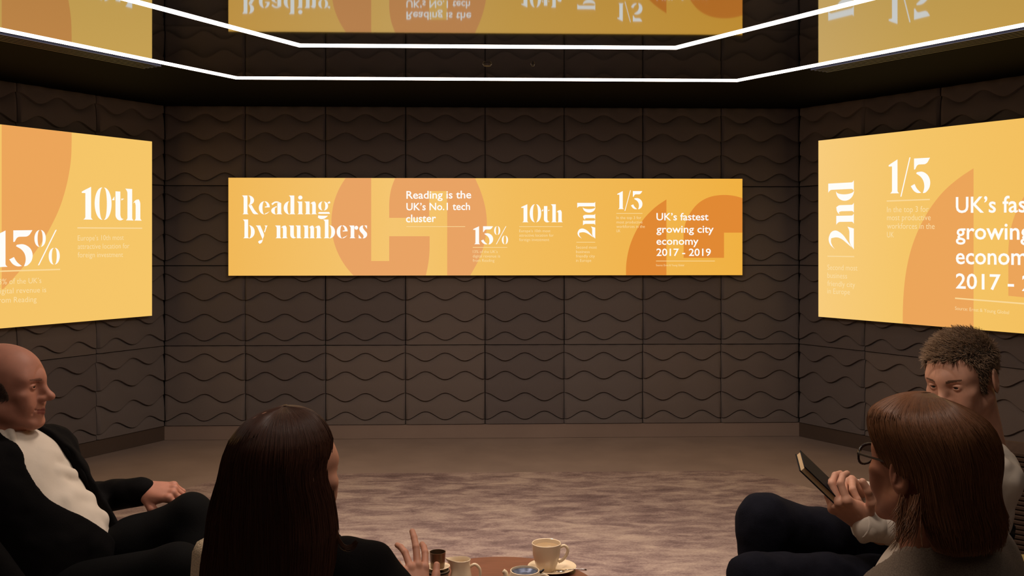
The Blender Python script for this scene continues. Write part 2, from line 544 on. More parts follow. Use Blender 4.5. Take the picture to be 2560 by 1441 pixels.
# ---- stencil serif glyphs (cap height 1)
def ell(cx, cy, rx, ry, a0, a1, n=14):
    return [(cx + rx * math.cos(math.radians(a0 + (a1 - a0) * i / n)), cy + ry * math.sin(math.radians(a0 + (a1 - a0) * i / n))) for i in range(n + 1)]
def cres(cx, cy, rx, ry, side, th):
    """pointed crescent, bulging to side (-1 left, 1 right)"""
    o = ell(cx, cy, rx * side, ry, -90, 90)
    i_ = ell(cx, cy, (rx - th) * side, ry * 0.97, 90, -90)
    return o + i_
def stem(x, y1, w=0.2, flag=True, y0=0.0):
    p = [(x - 0.06, y0), (x + w + 0.06, y0), (x + w, y0 + 0.05), (x + w, y1)]
    if flag: p += [(x - 0.09, y1), (x - 0.06, y1 - 0.02), (x, y1 - 0.10)]
    else: p += [(x, y1)]
    p += [(x, y0 + 0.05)]
    return p
XH = 0.68
GL = {
 'R': (0.84, [stem(0.08, 1.0, 0.2), cres(0.33, 0.745, 0.3, 0.255, 1, 0.2), [(0.33, 0.47), (0.5, 0.5), (0.66, 0.2), (0.86, 0.0), (0.6, 0.0), (0.5, 0.16)]]),
 'e': (0.62, [cres(0.30, 0.34, 0.29, 0.35, -1, 0.19), ell(0.33, 0.37, 0.26, 0.32, 90, 0, 8) + [(0.33, 0.36), (0.33, 0.41), (0.43, 0.42)] + ell(0.33, 0.37, 0.11, 0.27, 20, 90, 6), [(0.32, -0.01), (0.45, 0.03), (0.58, 0.16), (0.46, 0.09), (0.34, 0.04)]]),
 'a': (0.62, [stem(0.34, 0.6, 0.2, False), cres(0.27, 0.19, 0.26, 0.2, -1, 0.19), [(0.02, 0.56), (0.18, 0.68), (0.36, 0.69), (0.52, 0.6), (0.34, 0.62), (0.2, 0.6), (0.08, 0.48)], [(0.3, 0.36), (0.3, 0.44), (0.14, 0.36)]]),
 'd': (0.68, [stem(0.38, 1.0, 0.2), cres(0.32, 0.34, 0.3, 0.35, -1, 0.2)]),
 'i': (0.36, [stem(0.1, XH, 0.19), ell(0.19, 0.89, 0.115, 0.11, 0, 345, 14)]),
 'n': (0.70, [stem(0.1, XH, 0.19), [(0.33, 0.55), (0.42, 0.66), (0.56, 0.68), (0.62, 0.58), (0.62, 0.05), (0.68, 0.0), (0.38, 0.0), (0.43, 0.05), (0.43, 0.5), (0.4, 0.58)]]),
 'm': (1.04, [stem(0.1, XH, 0.19), [(0.33, 0.55), (0.42, 0.66), (0.54, 0.68), (0.6, 0.58), (0.6, 0.05), (0.64, 0.0), (0.37, 0.0), (0.41, 0.05), (0.41, 0.5), (0.38, 0.58)],
        [(0.64, 0.55), (0.74, 0.66), (0.88, 0.68), (0.94, 0.58), (0.94, 0.05), (1.0, 0.0), (0.7, 0.0), (0.75, 0.05), (0.75, 0.5), (0.72, 0.58)]]),
 'u': (0.70, [[(0.0, XH), (0.27, XH), (0.27, 0.18), (0.3, 0.06), (0.4, 0.05), (0.28, -0.02), (0.14, 0.02), (0.08, 0.14), (0.08, XH - 0.06)], [(0.35, XH), (0.62, XH), (0.62, 0.05), (0.68, 0.0), (0.43, 0.0), (0.43, XH - 0.06)]]),
 'b': (0.68, [stem(0.1, 1.0, 0.19), cres(0.34, 0.34, 0.3, 0.35, 1, 0.2)]),
 'r': (0.46, [stem(0.1, XH, 0.19), ell(0.4, 0.56, 0.1, 0.11, 0, 345, 10), [(0.3, 0.5), (0.34, 0.62), (0.4, 0.66), (0.36, 0.6)]]),
 's': (0.52, [[(0.05, 0.52), (0.14, 0.66), (0.28, 0.69), (0.24, 0.58), (0.34, 0.42), (0.48, 0.28), (0.48, 0.12), (0.36, 0.0), (0.24, -0.01), (0.3, 0.08), (0.26, 0.2), (0.1, 0.36)], [(0.33, 0.69), (0.47, 0.68), (0.47, 0.5)], [(0.03, 0.2), (0.03, 0.0), (0.19, -0.01)]]),
 'y': (0.62, [[(-0.02, XH), (0.22, XH), (0.44, 0.16), (0.34, -0.06), (0.06, 0.6)], [(0.6, XH), (0.44, XH), (0.5, 0.6), (0.42, 0.34), (0.46, 0.3), (0.56, 0.6)], [(0.36, -0.06), (0.3, -0.24), (0.18, -0.3), (0.1, -0.2), (0.16, -0.12), (0.28, -0.1)]]),
 'g': (0.66, [cres(0.25, 0.44, 0.23, 0.24, -1, 0.15), cres(0.31, 0.44, 0.23, 0.24, 1, 0.15), [(0.5, 0.62), (0.62, 0.7), (0.66, 0.6), (0.56, 0.56)], [(0.06, 0.12), (0.6, 0.12), (0.64, 0.02), (0.08, 0.02), (0.0, 0.05)], [(0.02, -0.06), (0.2, -0.08), (0.54, -0.08), (0.36, -0.24), (0.14, -0.27), (0.0, -0.18)]]),
 '1': (0.44, [[(0.06, 0.0), (0.4, 0.0), (0.34, 0.05), (0.34, 1.0), (0.12, 0.9), (0.0, 0.84), (0.0, 0.8), (0.13, 0.8), (0.13, 0.05)]]),
 '3': (0.70, [[(0.1, 1.0), (0.68, 1.0), (0.56, 0.82), (0.22, 0.82), (0.14, 0.68), (0.1, 0.68)], [(0.2, 0.6), (0.42, 0.62), (0.62, 0.5), (0.7, 0.32), (0.66, 0.12), (0.52, 0.0), (0.42, -0.01), (0.48, 0.14), (0.46, 0.32), (0.36, 0.46), (0.18, 0.56)], [(-0.02, 0.2), (0.12, 0.26), (0.2, 0.12), (0.36, 0.0), (0.22, -0.01), (0.08, 0.06)]]),
 '%': (0.86, [cres(0.17, 0.76, 0.16, 0.24, -1, 0.1), cres(0.21, 0.76, 0.16, 0.24, 1, 0.1), cres(0.62, 0.24, 0.16, 0.24, -1, 0.1), cres(0.66, 0.24, 0.16, 0.24, 1, 0.1), [(0.12, 0.0), (0.16, 0.0), (0.72, 1.0), (0.68, 1.0)]]),
 '0': (0.66, [cres(0.28, 0.5, 0.28, 0.5, -1, 0.18), cres(0.36, 0.5, 0.28, 0.5, 1, 0.18)]),
 't': (0.44, [[(0.1, 0.9), (0.29, 0.9), (0.29, 0.14), (0.34, 0.05), (0.42, 0.04), (0.32, -0.01), (0.2, 0.0), (0.1, 0.1)], [(-0.04, 0.62), (0.06, 0.74), (0.06, 0.62)], [(0.33, 0.62), (0.33, 0.68), (0.44, 0.68)]]),
 'h': (0.70, [stem(0.1, 1.0, 0.19), [(0.33, 0.55), (0.42, 0.66), (0.56, 0.68), (0.62, 0.58), (0.62, 0.05), (0.68, 0.0), (0.38, 0.0), (0.43, 0.05), (0.43, 0.5), (0.4, 0.58)]]),
 '2': (0.74, [[(0.02, 0.74), (0.16, 0.94), (0.34, 1.0), (0.56, 0.9), (0.62, 0.7), (0.5, 0.44), (0.16, 0.14), (0.08, 0.08), (0.34, 0.46), (0.4, 0.66), (0.36, 0.88), (0.24, 0.9), (0.1, 0.82)], [(0.02, 0.0), (0.66, 0.0), (0.72, 0.24), (0.6, 0.17), (0.2, 0.17)]]),
 '/': (0.36, [[(-0.02, -0.1), (0.02, -0.1), (0.36, 1.04), (0.32, 1.04)]]),
 ' ': (0.3, []),
}
def smooth_poly(p, rounds=3, lim=62):
    """round off the gentle corners of a polygon, keep the sharp ones"""
    for _ in range(rounds):
        out = []
        n = len(p)
        turn = []
        for i in range(n):
            a, b_, c = p[i - 1], p[i], p[(i + 1) % n]
            d0 = math.atan2(b_[1] - a[1], b_[0] - a[0]); d1 = math.atan2(c[1] - b_[1], c[0] - b_[0])
            t = abs((d1 - d0 + math.pi) % (2 * math.pi) - math.pi)
            turn.append(math.degrees(t))
        for i in range(n):
            a, b_, c = p[i - 1], p[i], p[(i + 1) % n]
            la = math.hypot(b_[0] - a[0], b_[1] - a[1]); lc = math.hypot(c[0] - b_[0], c[1] - b_[1])
            if 1.5 < turn[i] < lim and la > 1e-6 and lc > 1e-6:
                m_ = 0.25 * min(la, lc)
                out.append((b_[0] + (a[0] - b_[0]) * m_ / la, b_[1] + (a[1] - b_[1]) * m_ / la))
                out.append((b_[0] + (c[0] - b_[0]) * m_ / lc, b_[1] + (c[1] - b_[1]) * m_ / lc))
            else: out.append(b_)
        p = out
    return p
def serif_polys(s):
    out = []; x = 0.0
    for ch in s:
        adv, ps = GL[ch]
        for p in ps:
            out.append([(a + x, b_) for a, b_ in smooth_poly(p)])
        x += adv + 0.03
    xs = [a for p in out for a, _ in p]
    x0, x1 = min(xs), max(xs)
    return [[((a - x0) / (x1 - x0), b_) for a, b_ in p] for p in out]

BF = bpy.data.fonts.load('<builtin>')
def sans_tris(s, light=False):
    """triangulated built-in font text; width normalised to 1, cap height 1"""
    cu = bpy.data.curves.new('txt', 'FONT')
    cu.font = BF; cu.body = s; cu.size = 1.0; cu.resolution_u = 3
    cu.offset = -0.006 if light else 0.012
    o = bpy.data.objects.new('txt', cu)
    COL.objects.link(o)
    bpy.context.view_layer.update()
    dg = bpy.context.evaluated_depsgraph_get()
    me = o.evaluated_get(dg).to_mesh()
    vs_ = [(v.co.x, v.co.y) for v in me.vertices]
    fs = [tuple(p.vertices) for p in me.polygons]
    o.evaluated_get(dg).to_mesh_clear()
    bpy.data.objects.remove(o)
    x0 = min(v[0] for v in vs_); x1 = max(v[0] for v in vs_)
    return [((a - x0) / (x1 - x0), b_ / 0.729) for a, b_ in vs_], fs

class Screen:
    """a display: plane from wall corner a towards b, artwork set in plane coordinates (u along, z up)"""
    def __init__(self, name, a, b, label, cpx, stops):
        self.a = np.array([a[0], a[1], 0.0]); bb = np.array([b[0], b[1], 0.0])
        self.t = (bb - self.a) / np.linalg.norm(bb - self.a)
        n = np.array([self.t[1], -self.t[0], 0.0])            # towards the room for a->b left to right
        self.n = n
        self.p0 = self.a + n * OFF
        cs = [self.uv(*c) for c in cpx]
        u0, u1 = min(c[0] for c in cs), max(c[0] for c in cs)
        z0 = (cs[2][1] + cs[3][1]) / 2; z1 = (cs[0][1] + cs[1][1]) / 2
        self.rect = (u0, u1, z0, z1)
        base = self.p0 + self.t * ((u0 + u1) / 2)
        self.root = empty(name, (base[0], base[1], z0), math.atan2(self.t[1], self.t[0]))
        tag(self.root, label, 'screen')
        self.uc = (u0 + u1) / 2; self.z0 = z0
        W, H = u1 - u0, z1 - z0
        bm = bmesh.new(); box_bm(bm, (0, 0.0275, H / 2), (W - 0.004, 0.047, H - 0.004))
        box_bm(bm, (-W * 0.3, 0.065, H / 2), (0.12, 0.05, H * 0.5)); box_bm(bm, (W * 0.3, 0.065, H / 2), (0.12, 0.05, H * 0.5))
        bm_obj('case', bm, m_case, self.root)
        m = yellow_mat('display_yellow_' + name, stops, W)
        v = [(-W / 2, -0.0, 0), (W / 2, 0, 0), (W / 2, 0, H), (-W / 2, 0, H), (-W / 2, 0.004, 0), (W / 2, 0.004, 0), (W / 2, 0.004, H), (-W / 2, 0.004, H)]
        mesh_obj('display_panel', v, [(0, 1, 2, 3), (4, 7, 6, 5), (0, 4, 5, 1), (1, 5, 6, 2), (2, 6, 7, 3), (3, 7, 4, 0)], m, self.root)
        self.layer = 1
    def uv(self, px, py):
        p = on_plane(px, py, self.p0, self.n)
        return float(np.dot(p - self.p0, self.t)), float(p[2])
    def put(self, name, verts, faces, m, lay):
        y = -0.0006 * lay
        return mesh_obj(name, [(u - self.uc, y, z - self.z0) for u, z in verts], faces, m, self.root)
    def shape(self, name, polys, m, lay=1, px=True):
        """filled polygons given in photo pixels, clipped to the display"""
        vs_, fs = [], []
        for p in polys:
            q = [self.uv(*c) for c in smooth_poly(p, 4, 40)] if px else p
            q = clip(q, self.rect)
            if len(q) < 3: continue
            fs.append(tuple(range(len(vs_), len(vs_) + len(q)))); vs_ += q
        return self.put(name, vs_, fs, m, lay)
    def frame(self, bl, br, tl, rot=False):
        B, R, Tt = np.array(self.uv(*bl)), np.array(self.uv(*br)), np.array(self.uv(*tl))
        return B, R - B, Tt - B
    def serif(self, s, bl, br, tl):
        B, X, Y = self.frame(bl, br, tl)
        k = 0
        allp = serif_polys(s)
        for ch in s:
            n = len(GL[ch][1])
            vs_, fs = [], []
            for p in allp[k:k + n]:
                fs.append(tuple(range(len(vs_), len(vs_) + len(p))))
                vs_ += [tuple(B + X * a + Y * b_) for a, b_ in p]
            k += n
            if n: self.put('letter', vs_, fs, m_white, 3)
    def sans(self, s, bl, br, tl, name='body_text', m=None, light=False):
        B, X, Y = self.frame(bl, br, tl)
        v, f = sans_tris(s, light)
        P = [tuple(B + X * a + Y * b_) for a, b_ in v]
        if light:
            o = self.put(name, P, f, m or m_white, 3); o['kind'] = 'stuff'; return
        # one part per letter: connected pieces whose horizontal spans overlap belong together
        par = list(range(len(v)))
        def fd(i):
            while par[i] != i:
                par[i] = par[par[i]]; i = par[i]
            return i
        for t in f:
            for q in t[1:]: par[fd(q)] = fd(t[0])
        comp = {}
        for t in f: comp.setdefault(fd(t[0]), []).append(t)
        spans = []
        for fs in comp.values():
            xs = [v[i][0] for t in fs for i in t]
            spans.append([min(xs), max(xs), fs])
        spans.sort(key=lambda q: q[0])
        out = []
        for sp_ in spans:
            if out and sp_[0] < out[-1][1] - 0.35 * min(sp_[1] - sp_[0], out[-1][1] - out[-1][0]):
                out[-1][1] = max(out[-1][1], sp_[1]); out[-1][2] = out[-1][2] + sp_[2]
            else: out.append(sp_)
        for _, _, fs in out:
            ids = sorted({i for t in fs for i in t}); mp_ = {i: k for k, i in enumerate(ids)}
            self.put('letter', [P[i] for i in ids], [tuple(mp_[i] for i in t) for t in fs], m or m_white, 3)
    def rule(self, a, b, w=1.5, m=None):
        p, q = np.array(self.uv(*a)), np.array(self.uv(*b))
        d = (q - p) / np.linalg.norm(q - p); nn = np.array([-d[1], d[0]]) * w * 0.0015
        self.put('rule_line', [tuple(p - nn), tuple(q - nn), tuple(q + nn), tuple(p + nn)], [(0, 1, 2, 3)], m or m_rule, 3)

def clip(poly, rect):
    u0, u1, z0, z1 = rect
    e_ = 0.0005
    for ax, lim, sg in ((0, u0 + e_, 1), (0, u1 - e_, -1), (1, z0 + e_, 1), (1, z1 - e_, -1)):
        out = []
        for i in range(len(poly)):
            p, q = poly[i - 1], poly[i]
            ip, iq = (p[ax] - lim) * sg >= 0, (q[ax] - lim) * sg >= 0
            if ip != iq:
                t = (lim - p[ax]) / (q[ax] - p[ax])
                out.append((p[0] + t * (q[0] - p[0]), p[1] + t * (q[1] - p[1])))
            if iq: out.append(q)
        poly = out
        if not poly: break
    return poly

def arc(cx, cy, rx, ry, a0, a1, n=40):
    return [(cx + rx * math.cos(math.radians(a0 + (a1 - a0) * i / n)), cy - ry * math.sin(math.radians(a0 + (a1 - a0) * i / n))) for i in range(n + 1)]

# ---- back screen
m_or1 = emission('screen_orange_soft', rgb(233, 163, 100))
m_or2 = emission('screen_orange_deep', rgb(225, 137, 52))
m_or3 = emission('screen_orange_side', rgb(236, 165, 90))
s = Screen('wall_screen', corners[0], corners[1], 'wide yellow screen on the back wall reading Reading by numbers',
           [(571, 446), (1856, 446), (575, 689), (1851, 689)],
           [(0.0, rgb(241, 184, 88)), (0.32, rgb(245, 197, 112)), (0.55, rgb(242, 188, 92)), (1.0, rgb(240, 176, 66))])
Y = m_or1
# disc with the square-cut H figure: lens shape x 829..1218, centre y 567
def lens(xa, xb, cx=1023, rx=195, ry=190, cy=556):
    """part of the disc between two verticals"""
    t0 = [(x, cy - ry * math.sqrt(max(0, 1 - ((x - cx) / rx) ** 2))) for x in np.linspace(xa, xb, 24)]
    b0 = [(x, cy + ry * math.sqrt(max(0, 1 - ((x - cx) / rx) ** 2))) for x in np.linspace(xb, xa, 24)]
    return t0 + b0
s.shape('orange_disc', [lens(828.5, 928)], Y)                                     # left of the first gap
s.shape('orange_disc', [[(973, 545), (973, 500), (978, 470), (990, 440), (1185, 440)] + [(1203, 480), (1214, 520), (1218, 556), (1214, 600), (1200, 646), (1174, 692), (1118, 692), (1118, 478), (1073, 478), (1073, 545)]], Y)
s.shape('orange_disc', [[(928, 653), (973, 653), (973, 591), (1074, 591), (1074, 630), (1071, 660), (1064, 692), (928, 692)]], Y)
s.shape('orange_disc', [[(1565, 692), (1565, 660), (1572, 620), (1588, 580), (1610, 545), (1640, 516), (1666, 499), (1666, 692)]], m_or2)
s.shape('orange_disc', [[(1709, 645), (1709, 570), (1722, 536), (1745, 507), (1775, 491), (1810, 487), (1838, 490), (1860, 497), (1860, 582), (1810, 582), (1810, 645)]], m_or2)
s.serif('Reading', (605, 536), (826, 536), (605, 489))
s.serif('by numbers', (607, 596), (918, 596), (607, 549))
s.sans('Reading is the', (1016, 497), (1178, 496), (1016, 477))
s.sans("UK’s No.1 tech", (1016, 526), (1175, 525), (1016, 507))
s.sans('cluster', (1015, 556), (1090, 555), (1015, 536))
s.rule((1016, 567), (1163, 567))
s.serif('13%', (1183, 611), (1270, 611), (1183, 566))
s.rule((1182, 619), (1268, 619))
for i, (t_, wd) in enumerate((("13% of the UK’s", 62), ('digital revenue is', 68), ('from Reading', 54))):
    s.sans(t_, (1182, 633 + 11 * i), (1182 + wd, 633 + 11 * i), (1182, 625.5 + 11 * i), 'caption_text', m_capt, True)
s.serif('10th', (1303, 556), (1407, 556), (1303, 511))
s.rule((1298, 567), (1406, 567))
for i, (t_, wd) in enumerate((("Europe’s 10th most", 78), ('attractive location for', 86), ('foreign investment', 75))):
    s.sans(t_, (1298, 581 + 11 * i), (1298 + wd, 581 + 11 * i), (1298, 573.5 + 11 * i), 'caption_text', m_capt, True)
s.serif('2nd', (1488, 597), (1488, 505), (1443, 597))
s.rule((1441, 606), (1488, 606))
for i, (t_, wd) in enumerate((("Second most", 52), ('business', 34), ('friendly city', 47), ('in Europe', 38))):
    s.sans(t_, (1440, 622 + 11 * i), (1440 + wd, 622 + 11 * i), (1440, 614.5 + 11 * i), 'caption_text', m_capt, True)
s.serif('1/3', (1543, 523), (1606, 523), (1543, 478))
s.rule((1541, 534), (1606, 534))
for i, (t_, wd) in enumerate((("In the top 3 for", 62), ('most productive', 65), ('workforces in the', 71), ('UK', 10))):
    s.sans(t_, (1541, 548 + 11 * i), (1541 + wd, 548 + 11 * i), (1541, 540.5 + 11 * i), 'caption_text', m_capt, True)
for i, (t_, wd, y_) in enumerate((("UK’s fastest", 130, 551), ('growing city', 143, 582), ('economy', 105, 612), ('2017 - 2019', 136, 640))):
    s.sans(t_, (1641, y_), (1641 + wd, y_), (1641, y_ - 19))
s.rule((1640, 653), (1787, 653))
s.sans('Source: Ernst & Young Global', (1640, 666), (1710, 666), (1640, 660.5), 'caption_text', m_capt, True)
SCR_BACK = s

# ---- left screen (runs out of the frame on the left)
s = Screen('wall_screen', corners[5], corners[0], 'yellow screen on the left wall ending with 10th, cut by frame',
           [(-900, 215), (378, 350), (-900, 905), (380, 785)],
           [(0.0, rgb(240, 180, 82)), (0.6, rgb(245, 196, 104)), (1.0, rgb(246, 198, 104))])
u0, u1, z0, z1 = s.rect
z0 = s.uv(379, 785)[1]; z1 = s.uv(379, 350)[1]
LEFT = s
s.shape('orange_disc', [[(4, 300), (179, 320), (179, 352), (178, 400), (168, 460), (150, 520), (125, 572), (95, 622), (58, 668), (30, 700), (8, 723), (4, 723)]], m_or3)
s.shape('orange_disc', [[(-70, 280), (-70, 845), (-150, 860), (-230, 870), (-330, 700), (-380, 560), (-330, 400), (-240, 240)]], m_or3)
s.serif('13%', (-16, 669), (149, 661), (-16, 577))
s.rule((-16, 679), (150, 674), 3)
for i, (t_, xe, yl, yr) in enumerate((("13% of the UK’s", 103, 712, 708), ('digital revenue is', 115, 735, 731), ('from Reading', 91, 758, 755))):
    s.sans(t_, (-10, yl), (xe, yr), (-10, yl - 15), 'caption_text', m_capt, True)
s.serif('10th', (204, 549), (354, 552), (204, 466))
s.rule((193, 570), (355, 571), 3)
for i, (t_, xe, yl, yr) in enumerate((("Europe’s 10th most", 309, 602, 600), ('attractive location for', 323, 623, 621), ('foreign investment', 307, 644, 643))):
    s.sans(t_, (194, yl), (xe, yr), (194, yl - 14), 'caption_text', m_capt, True)

# ---- right screen
s = Screen('wall_screen', corners[1], corners[2], 'yellow screen on the right wall starting with 2nd, cut by frame',
           [(2046, 348), (3350, 214), (2048, 789), (3350, 905)],
           [(0.0, rgb(248, 204, 124)), (0.25, rgb(245, 197, 104)), (1.0, rgb(241, 182, 76))])
RIGHT = s
s.shape('orange_disc', [[(2257, 850), (2257, 760), (2263, 690), (2275, 630), (2295, 575), (2325, 520), (2360, 476), (2400, 443), (2434, 421), (2434, 850)]], m_or3)
s.shape('orange_disc', [[(2521, 740), (2521, 610), (2529, 560), (2548, 510), (2575, 470), (2620, 430), (2680, 405), (2760, 400), (2900, 440), (2900, 560), (2780, 565), (2780, 765)]], m_or3)
s.serif('2nd', (2135, 624), (2135, 451), (2071, 623))
s.rule((2069, 641), (2136, 642), 3)
for i, (t_, xe, yl, yr) in enumerate((("Second most", 2144, 675, 677), ('business', 2118, 695, 697), ('friendly city', 2138, 715, 719), ('in Europe', 2125, 734, 737))):
    s.sans(t_, (2069, yl), (xe, yr), (2069, yl - 14), 'caption_text', m_capt, True)
s.serif('1/3', (2222, 484), (2326, 482), (2222, 400))
s.rule((2217, 503), (2325, 499), 3)
for i, (t_, xe, yl, yr) in enumerate((("In the top 3 for", 2322, 531, 530), ('most productive', 2327, 551, 551), ('workforces in the', 2337, 572, 573), ('UK', 2235, 594, 594))):
    s.sans(t_, (2218, yl), (xe, yr), (2218, yl - 15), 'caption_text', m_capt, True)
for i, (t_, xe, yl, yr, ch) in enumerate((("UK’s fastest", 2660, 532, 530, 41), ('growing city', 2690, 598, 600, 42), ('economy', 2598, 660, 663, 42), ('2017 - 2019', 2680, 721, 732, 39))):
    s.sans(t_, (2390, yl), (xe, yr), (2390, yl - ch))
s.rule((2388, 746), (2690, 770), 3)
s.sans('Source: Ernst & Young Global', (2388, 775), (2523, 786), (2388, 766), 'caption_text', m_capt, True)

# ================================================================ SCULPTING KIT (signed distance fields meshed by surface nets)
def V(*a): return np.array(a, dtype=float)
def unit(v):
    v = np.asarray(v, float); return v / np.linalg.norm(v)

class Field:
    def __init__(self, lo, hi, h):
        self.lo = np.array(lo, float); self.h = h
        self.n = np.ceil((np.array(hi) - self.lo) / h).astype(int) + 1
        self.d = np.full(self.n, 0.2, np.float32)
    def box(self, lo, hi, m):
        a = np.clip(np.floor((np.array(lo) - m - self.lo) / self.h).astype(int), 0, self.n)
        b = np.clip(np.ceil((np.array(hi) + m - self.lo) / self.h).astype(int) + 1, 0, self.n)
        if np.any(b <= a): return None, None
        sl = tuple(slice(a[i], b[i]) for i in range(3))
        g = [(self.lo[i] + self.h * np.arange(a[i], b[i])).astype(np.float32) for i in range(3)]
        return sl, (g[0][:, None, None], g[1][None, :, None], g[2][None, None, :])
    def comb(self, sl, d, k, sub=False):
        o = self.d[sl]
        if sub:
            if k <= 0: self.d[sl] = np.maximum(o, -d); return
            h = np.clip(0.5 - 0.5 * (o + d) / k, 0, 1)
            self.d[sl] = o * (1 - h) - d * h + k * h * (1 - h); return
        if k <= 0: self.d[sl] = np.minimum(o, d); return
        h = np.clip(0.5 + 0.5 * (d - o) / k, 0, 1)
        self.d[sl] = d * (1 - h) + o * h - k * h * (1 - h)
    def ell(self, c, r, B=None, k=0.01, sub=False):
        c = np.asarray(c, float); r = np.asarray(r, float)
        m = max(k * 3.5, 3 * self.h)
        ext = r if B is None else np.sqrt(((np.asarray(B) * r[:, None]) ** 2).sum(0))
        sl, g = self.box(c - ext, c + ext, m)
        if sl is None: return
        x, y, z = g[0] - c[0], g[1] - c[1], g[2] - c[2]
        if B is not None:
            B = np.asarray(B)
            x, y, z = [B[i, 0] * x + B[i, 1] * y + B[i, 2] * z for i in range(3)]
        k0 = np.sqrt((x / r[0]) ** 2 + (y / r[1]) ** 2 + (z / r[2]) ** 2)
        k1 = np.sqrt((x / r[0] ** 2) ** 2 + (y / r[1] ** 2) ** 2 + (z / r[2] ** 2) ** 2) + 1e-6
        self.comb(sl, (k0 * (k0 - 1) / k1).astype(np.float32), k, sub)
    def cap(self, a, b, ra, rb=None, k=0.01, sub=False, flat=None):
        """tapered capsule; flat=(axis, factor) squashes the section along a direction"""
        rb = ra if rb is None else rb
        a = np.asarray(a, float); b = np.asarray(b, float)
        R_ = max(ra, rb) * (1 if flat is None else max(1, 1.0 / flat[1] if flat[1] < 1 else 1))
        m = max(k * 1.5, 3 * self.h)
        sl, g = self.box(np.minimum(a, b) - R_, np.maximum(a, b) + R_, m)
        if sl is None: return
        ab = b - a
        L = max(float(ab @ ab), 1e-12)
        x, y, z = g[0] - a[0], g[1] - a[1], g[2] - a[2]
        t = np.clip((x * ab[0] + y * ab[1] + z * ab[2]) / L, 0, 1)
        x, y, z = x - t * ab[0], y - t * ab[1], z - t * ab[2]
        if flat is not None:
            q = unit(flat[0]); s = x * q[0] + y * q[1] + z * q[2]
            f = flat[1] - 1
            x, y, z = x + s * f * q[0], y + s * f * q[1], z + s * f * q[2]
        d = np.sqrt(x * x + y * y + z * z) - (ra + t * (rb - ra))
        if flat is not None: d = d / max(1.0, flat[1])
        self.comb(sl, d.astype(np.float32), k, sub)
    def plane_cut(self, p, n, k=0.0):
        """remove everything on the side n points to"""
        sl, g = self.box(self.lo, self.lo + self.h * self.n, 0)
        d = (g[0] - p[0]) * n[0] + (g[1] - p[1]) * n[1] + (g[2] - p[2]) * n[2]
        self.d = np.maximum(self.d, d.astype(np.float32))
    def chain(self, pts, rad, k=0.02, flat=None):
        for i in range(len(pts) - 1):
            self.cap(pts[i], pts[i + 1], rad[i], rad[i + 1], k if i else k, flat=flat)
    def noise(self, scale, amp, seed=0, st=(1, 1, 1)):
        near = np.abs(self.d) < 0.03
        idx = np.argwhere(near)
        if not len(idx): return
        P = self.lo + idx * self.h
        self.d[near] += (amp * vnoise(P * np.array(st) / scale, seed)).astype(np.float32)
    def mesh(self):
        d = self.d
        inside = d < 0
        nx, ny, nz = d.shape
        # cells with sign change
        c = np.zeros((nx - 1, ny - 1, nz - 1), np.int8)
        for i in (0, 1):
            for j in (0, 1):
                for k in (0, 1):
                    c += inside[i:nx - 1 + i, j:ny - 1 + j, k:nz - 1 + k]
        act = (c > 0) & (c < 8)
        cells = np.argwhere(act)
        idx = np.full(act.shape, -1, np.int32)
        idx[act] = np.arange(len(cells))
        acc = np.zeros((len(cells), 3)); cnt = np.zeros(len(cells))
        corners_ = [(i, j, k) for i in (0, 1) for j in (0, 1) for k in (0, 1)]
        vals = {q: d[cells[:, 0] + q[0], cells[:, 1] + q[1], cells[:, 2] + q[2]].astype(float) for q in corners_}
        for q in corners_:
            for ax in range(3):
                if q[ax] == 1: continue
                r = list(q); r[ax] = 1; r = tuple(r)
                a, b = vals[q], vals[r]
                m = (a < 0) != (b < 0)
                t = np.where(m, a / np.where(m, a - b, 1), 0)
                p = np.tile(np.array(q, float), (len(cells), 1)); p[:, ax] = t
                acc[m] += p[m]; cnt[m] += 1
        pos = self.lo + (cells + acc / cnt[:, None]) * self.h
        quads = []
        for ax in range(3):
            u, v = [(1, 2), (2, 0), (0, 1)][ax]
            s0 = [slice(None)] * 3; s1 = [slice(None)] * 3
            s0[ax] = slice(0, -1); s1[ax] = slice(1, None)
            A = inside[tuple(s0)]; Bq = inside[tuple(s1)]
            e = np.argwhere(A != Bq)
            e = e[(e[:, u] > 0) & (e[:, v] > 0) & (e[:, u] < d.shape[u] - 1) & (e[:, v] < d.shape[v] - 1)]
            fl = A[e[:, 0], e[:, 1], e[:, 2]]
            q = []
            for du, dv in ((-1, -1), (0, -1), (0, 0), (-1, 0)):
                w_ = e.copy(); w_[:, u] += du; w_[:, v] += dv
                q.append(idx[w_[:, 0], w_[:, 1], w_[:, 2]])
            q = np.stack(q, 1)
            q[~fl] = q[~fl][:, ::-1]
            quads.append(q)
        return pos, np.concatenate(quads)

def vnoise(P, seed=0):
    """smooth value noise in [-1, 1]"""
    r = np.random.default_rng(seed + 99)
    tab = r.uniform(-1, 1, 4096)
    i = np.floor(P).astype(np.int64); f = P - i
    f = f * f * (3 - 2 * f)
    out = 0
    for a in (0, 1):
        for b in (0, 1):
            for c in (0, 1):
                hsh = ((i[:, 0] + a) * 73856093 ^ (i[:, 1] + b) * 19349663 ^ (i[:, 2] + c) * 83492791) & 4095
                wt = (f[:, 0] if a else 1 - f[:, 0]) * (f[:, 1] if b else 1 - f[:, 1]) * (f[:, 2] if c else 1 - f[:, 2])
                out = out + wt * tab[hsh]
    return out

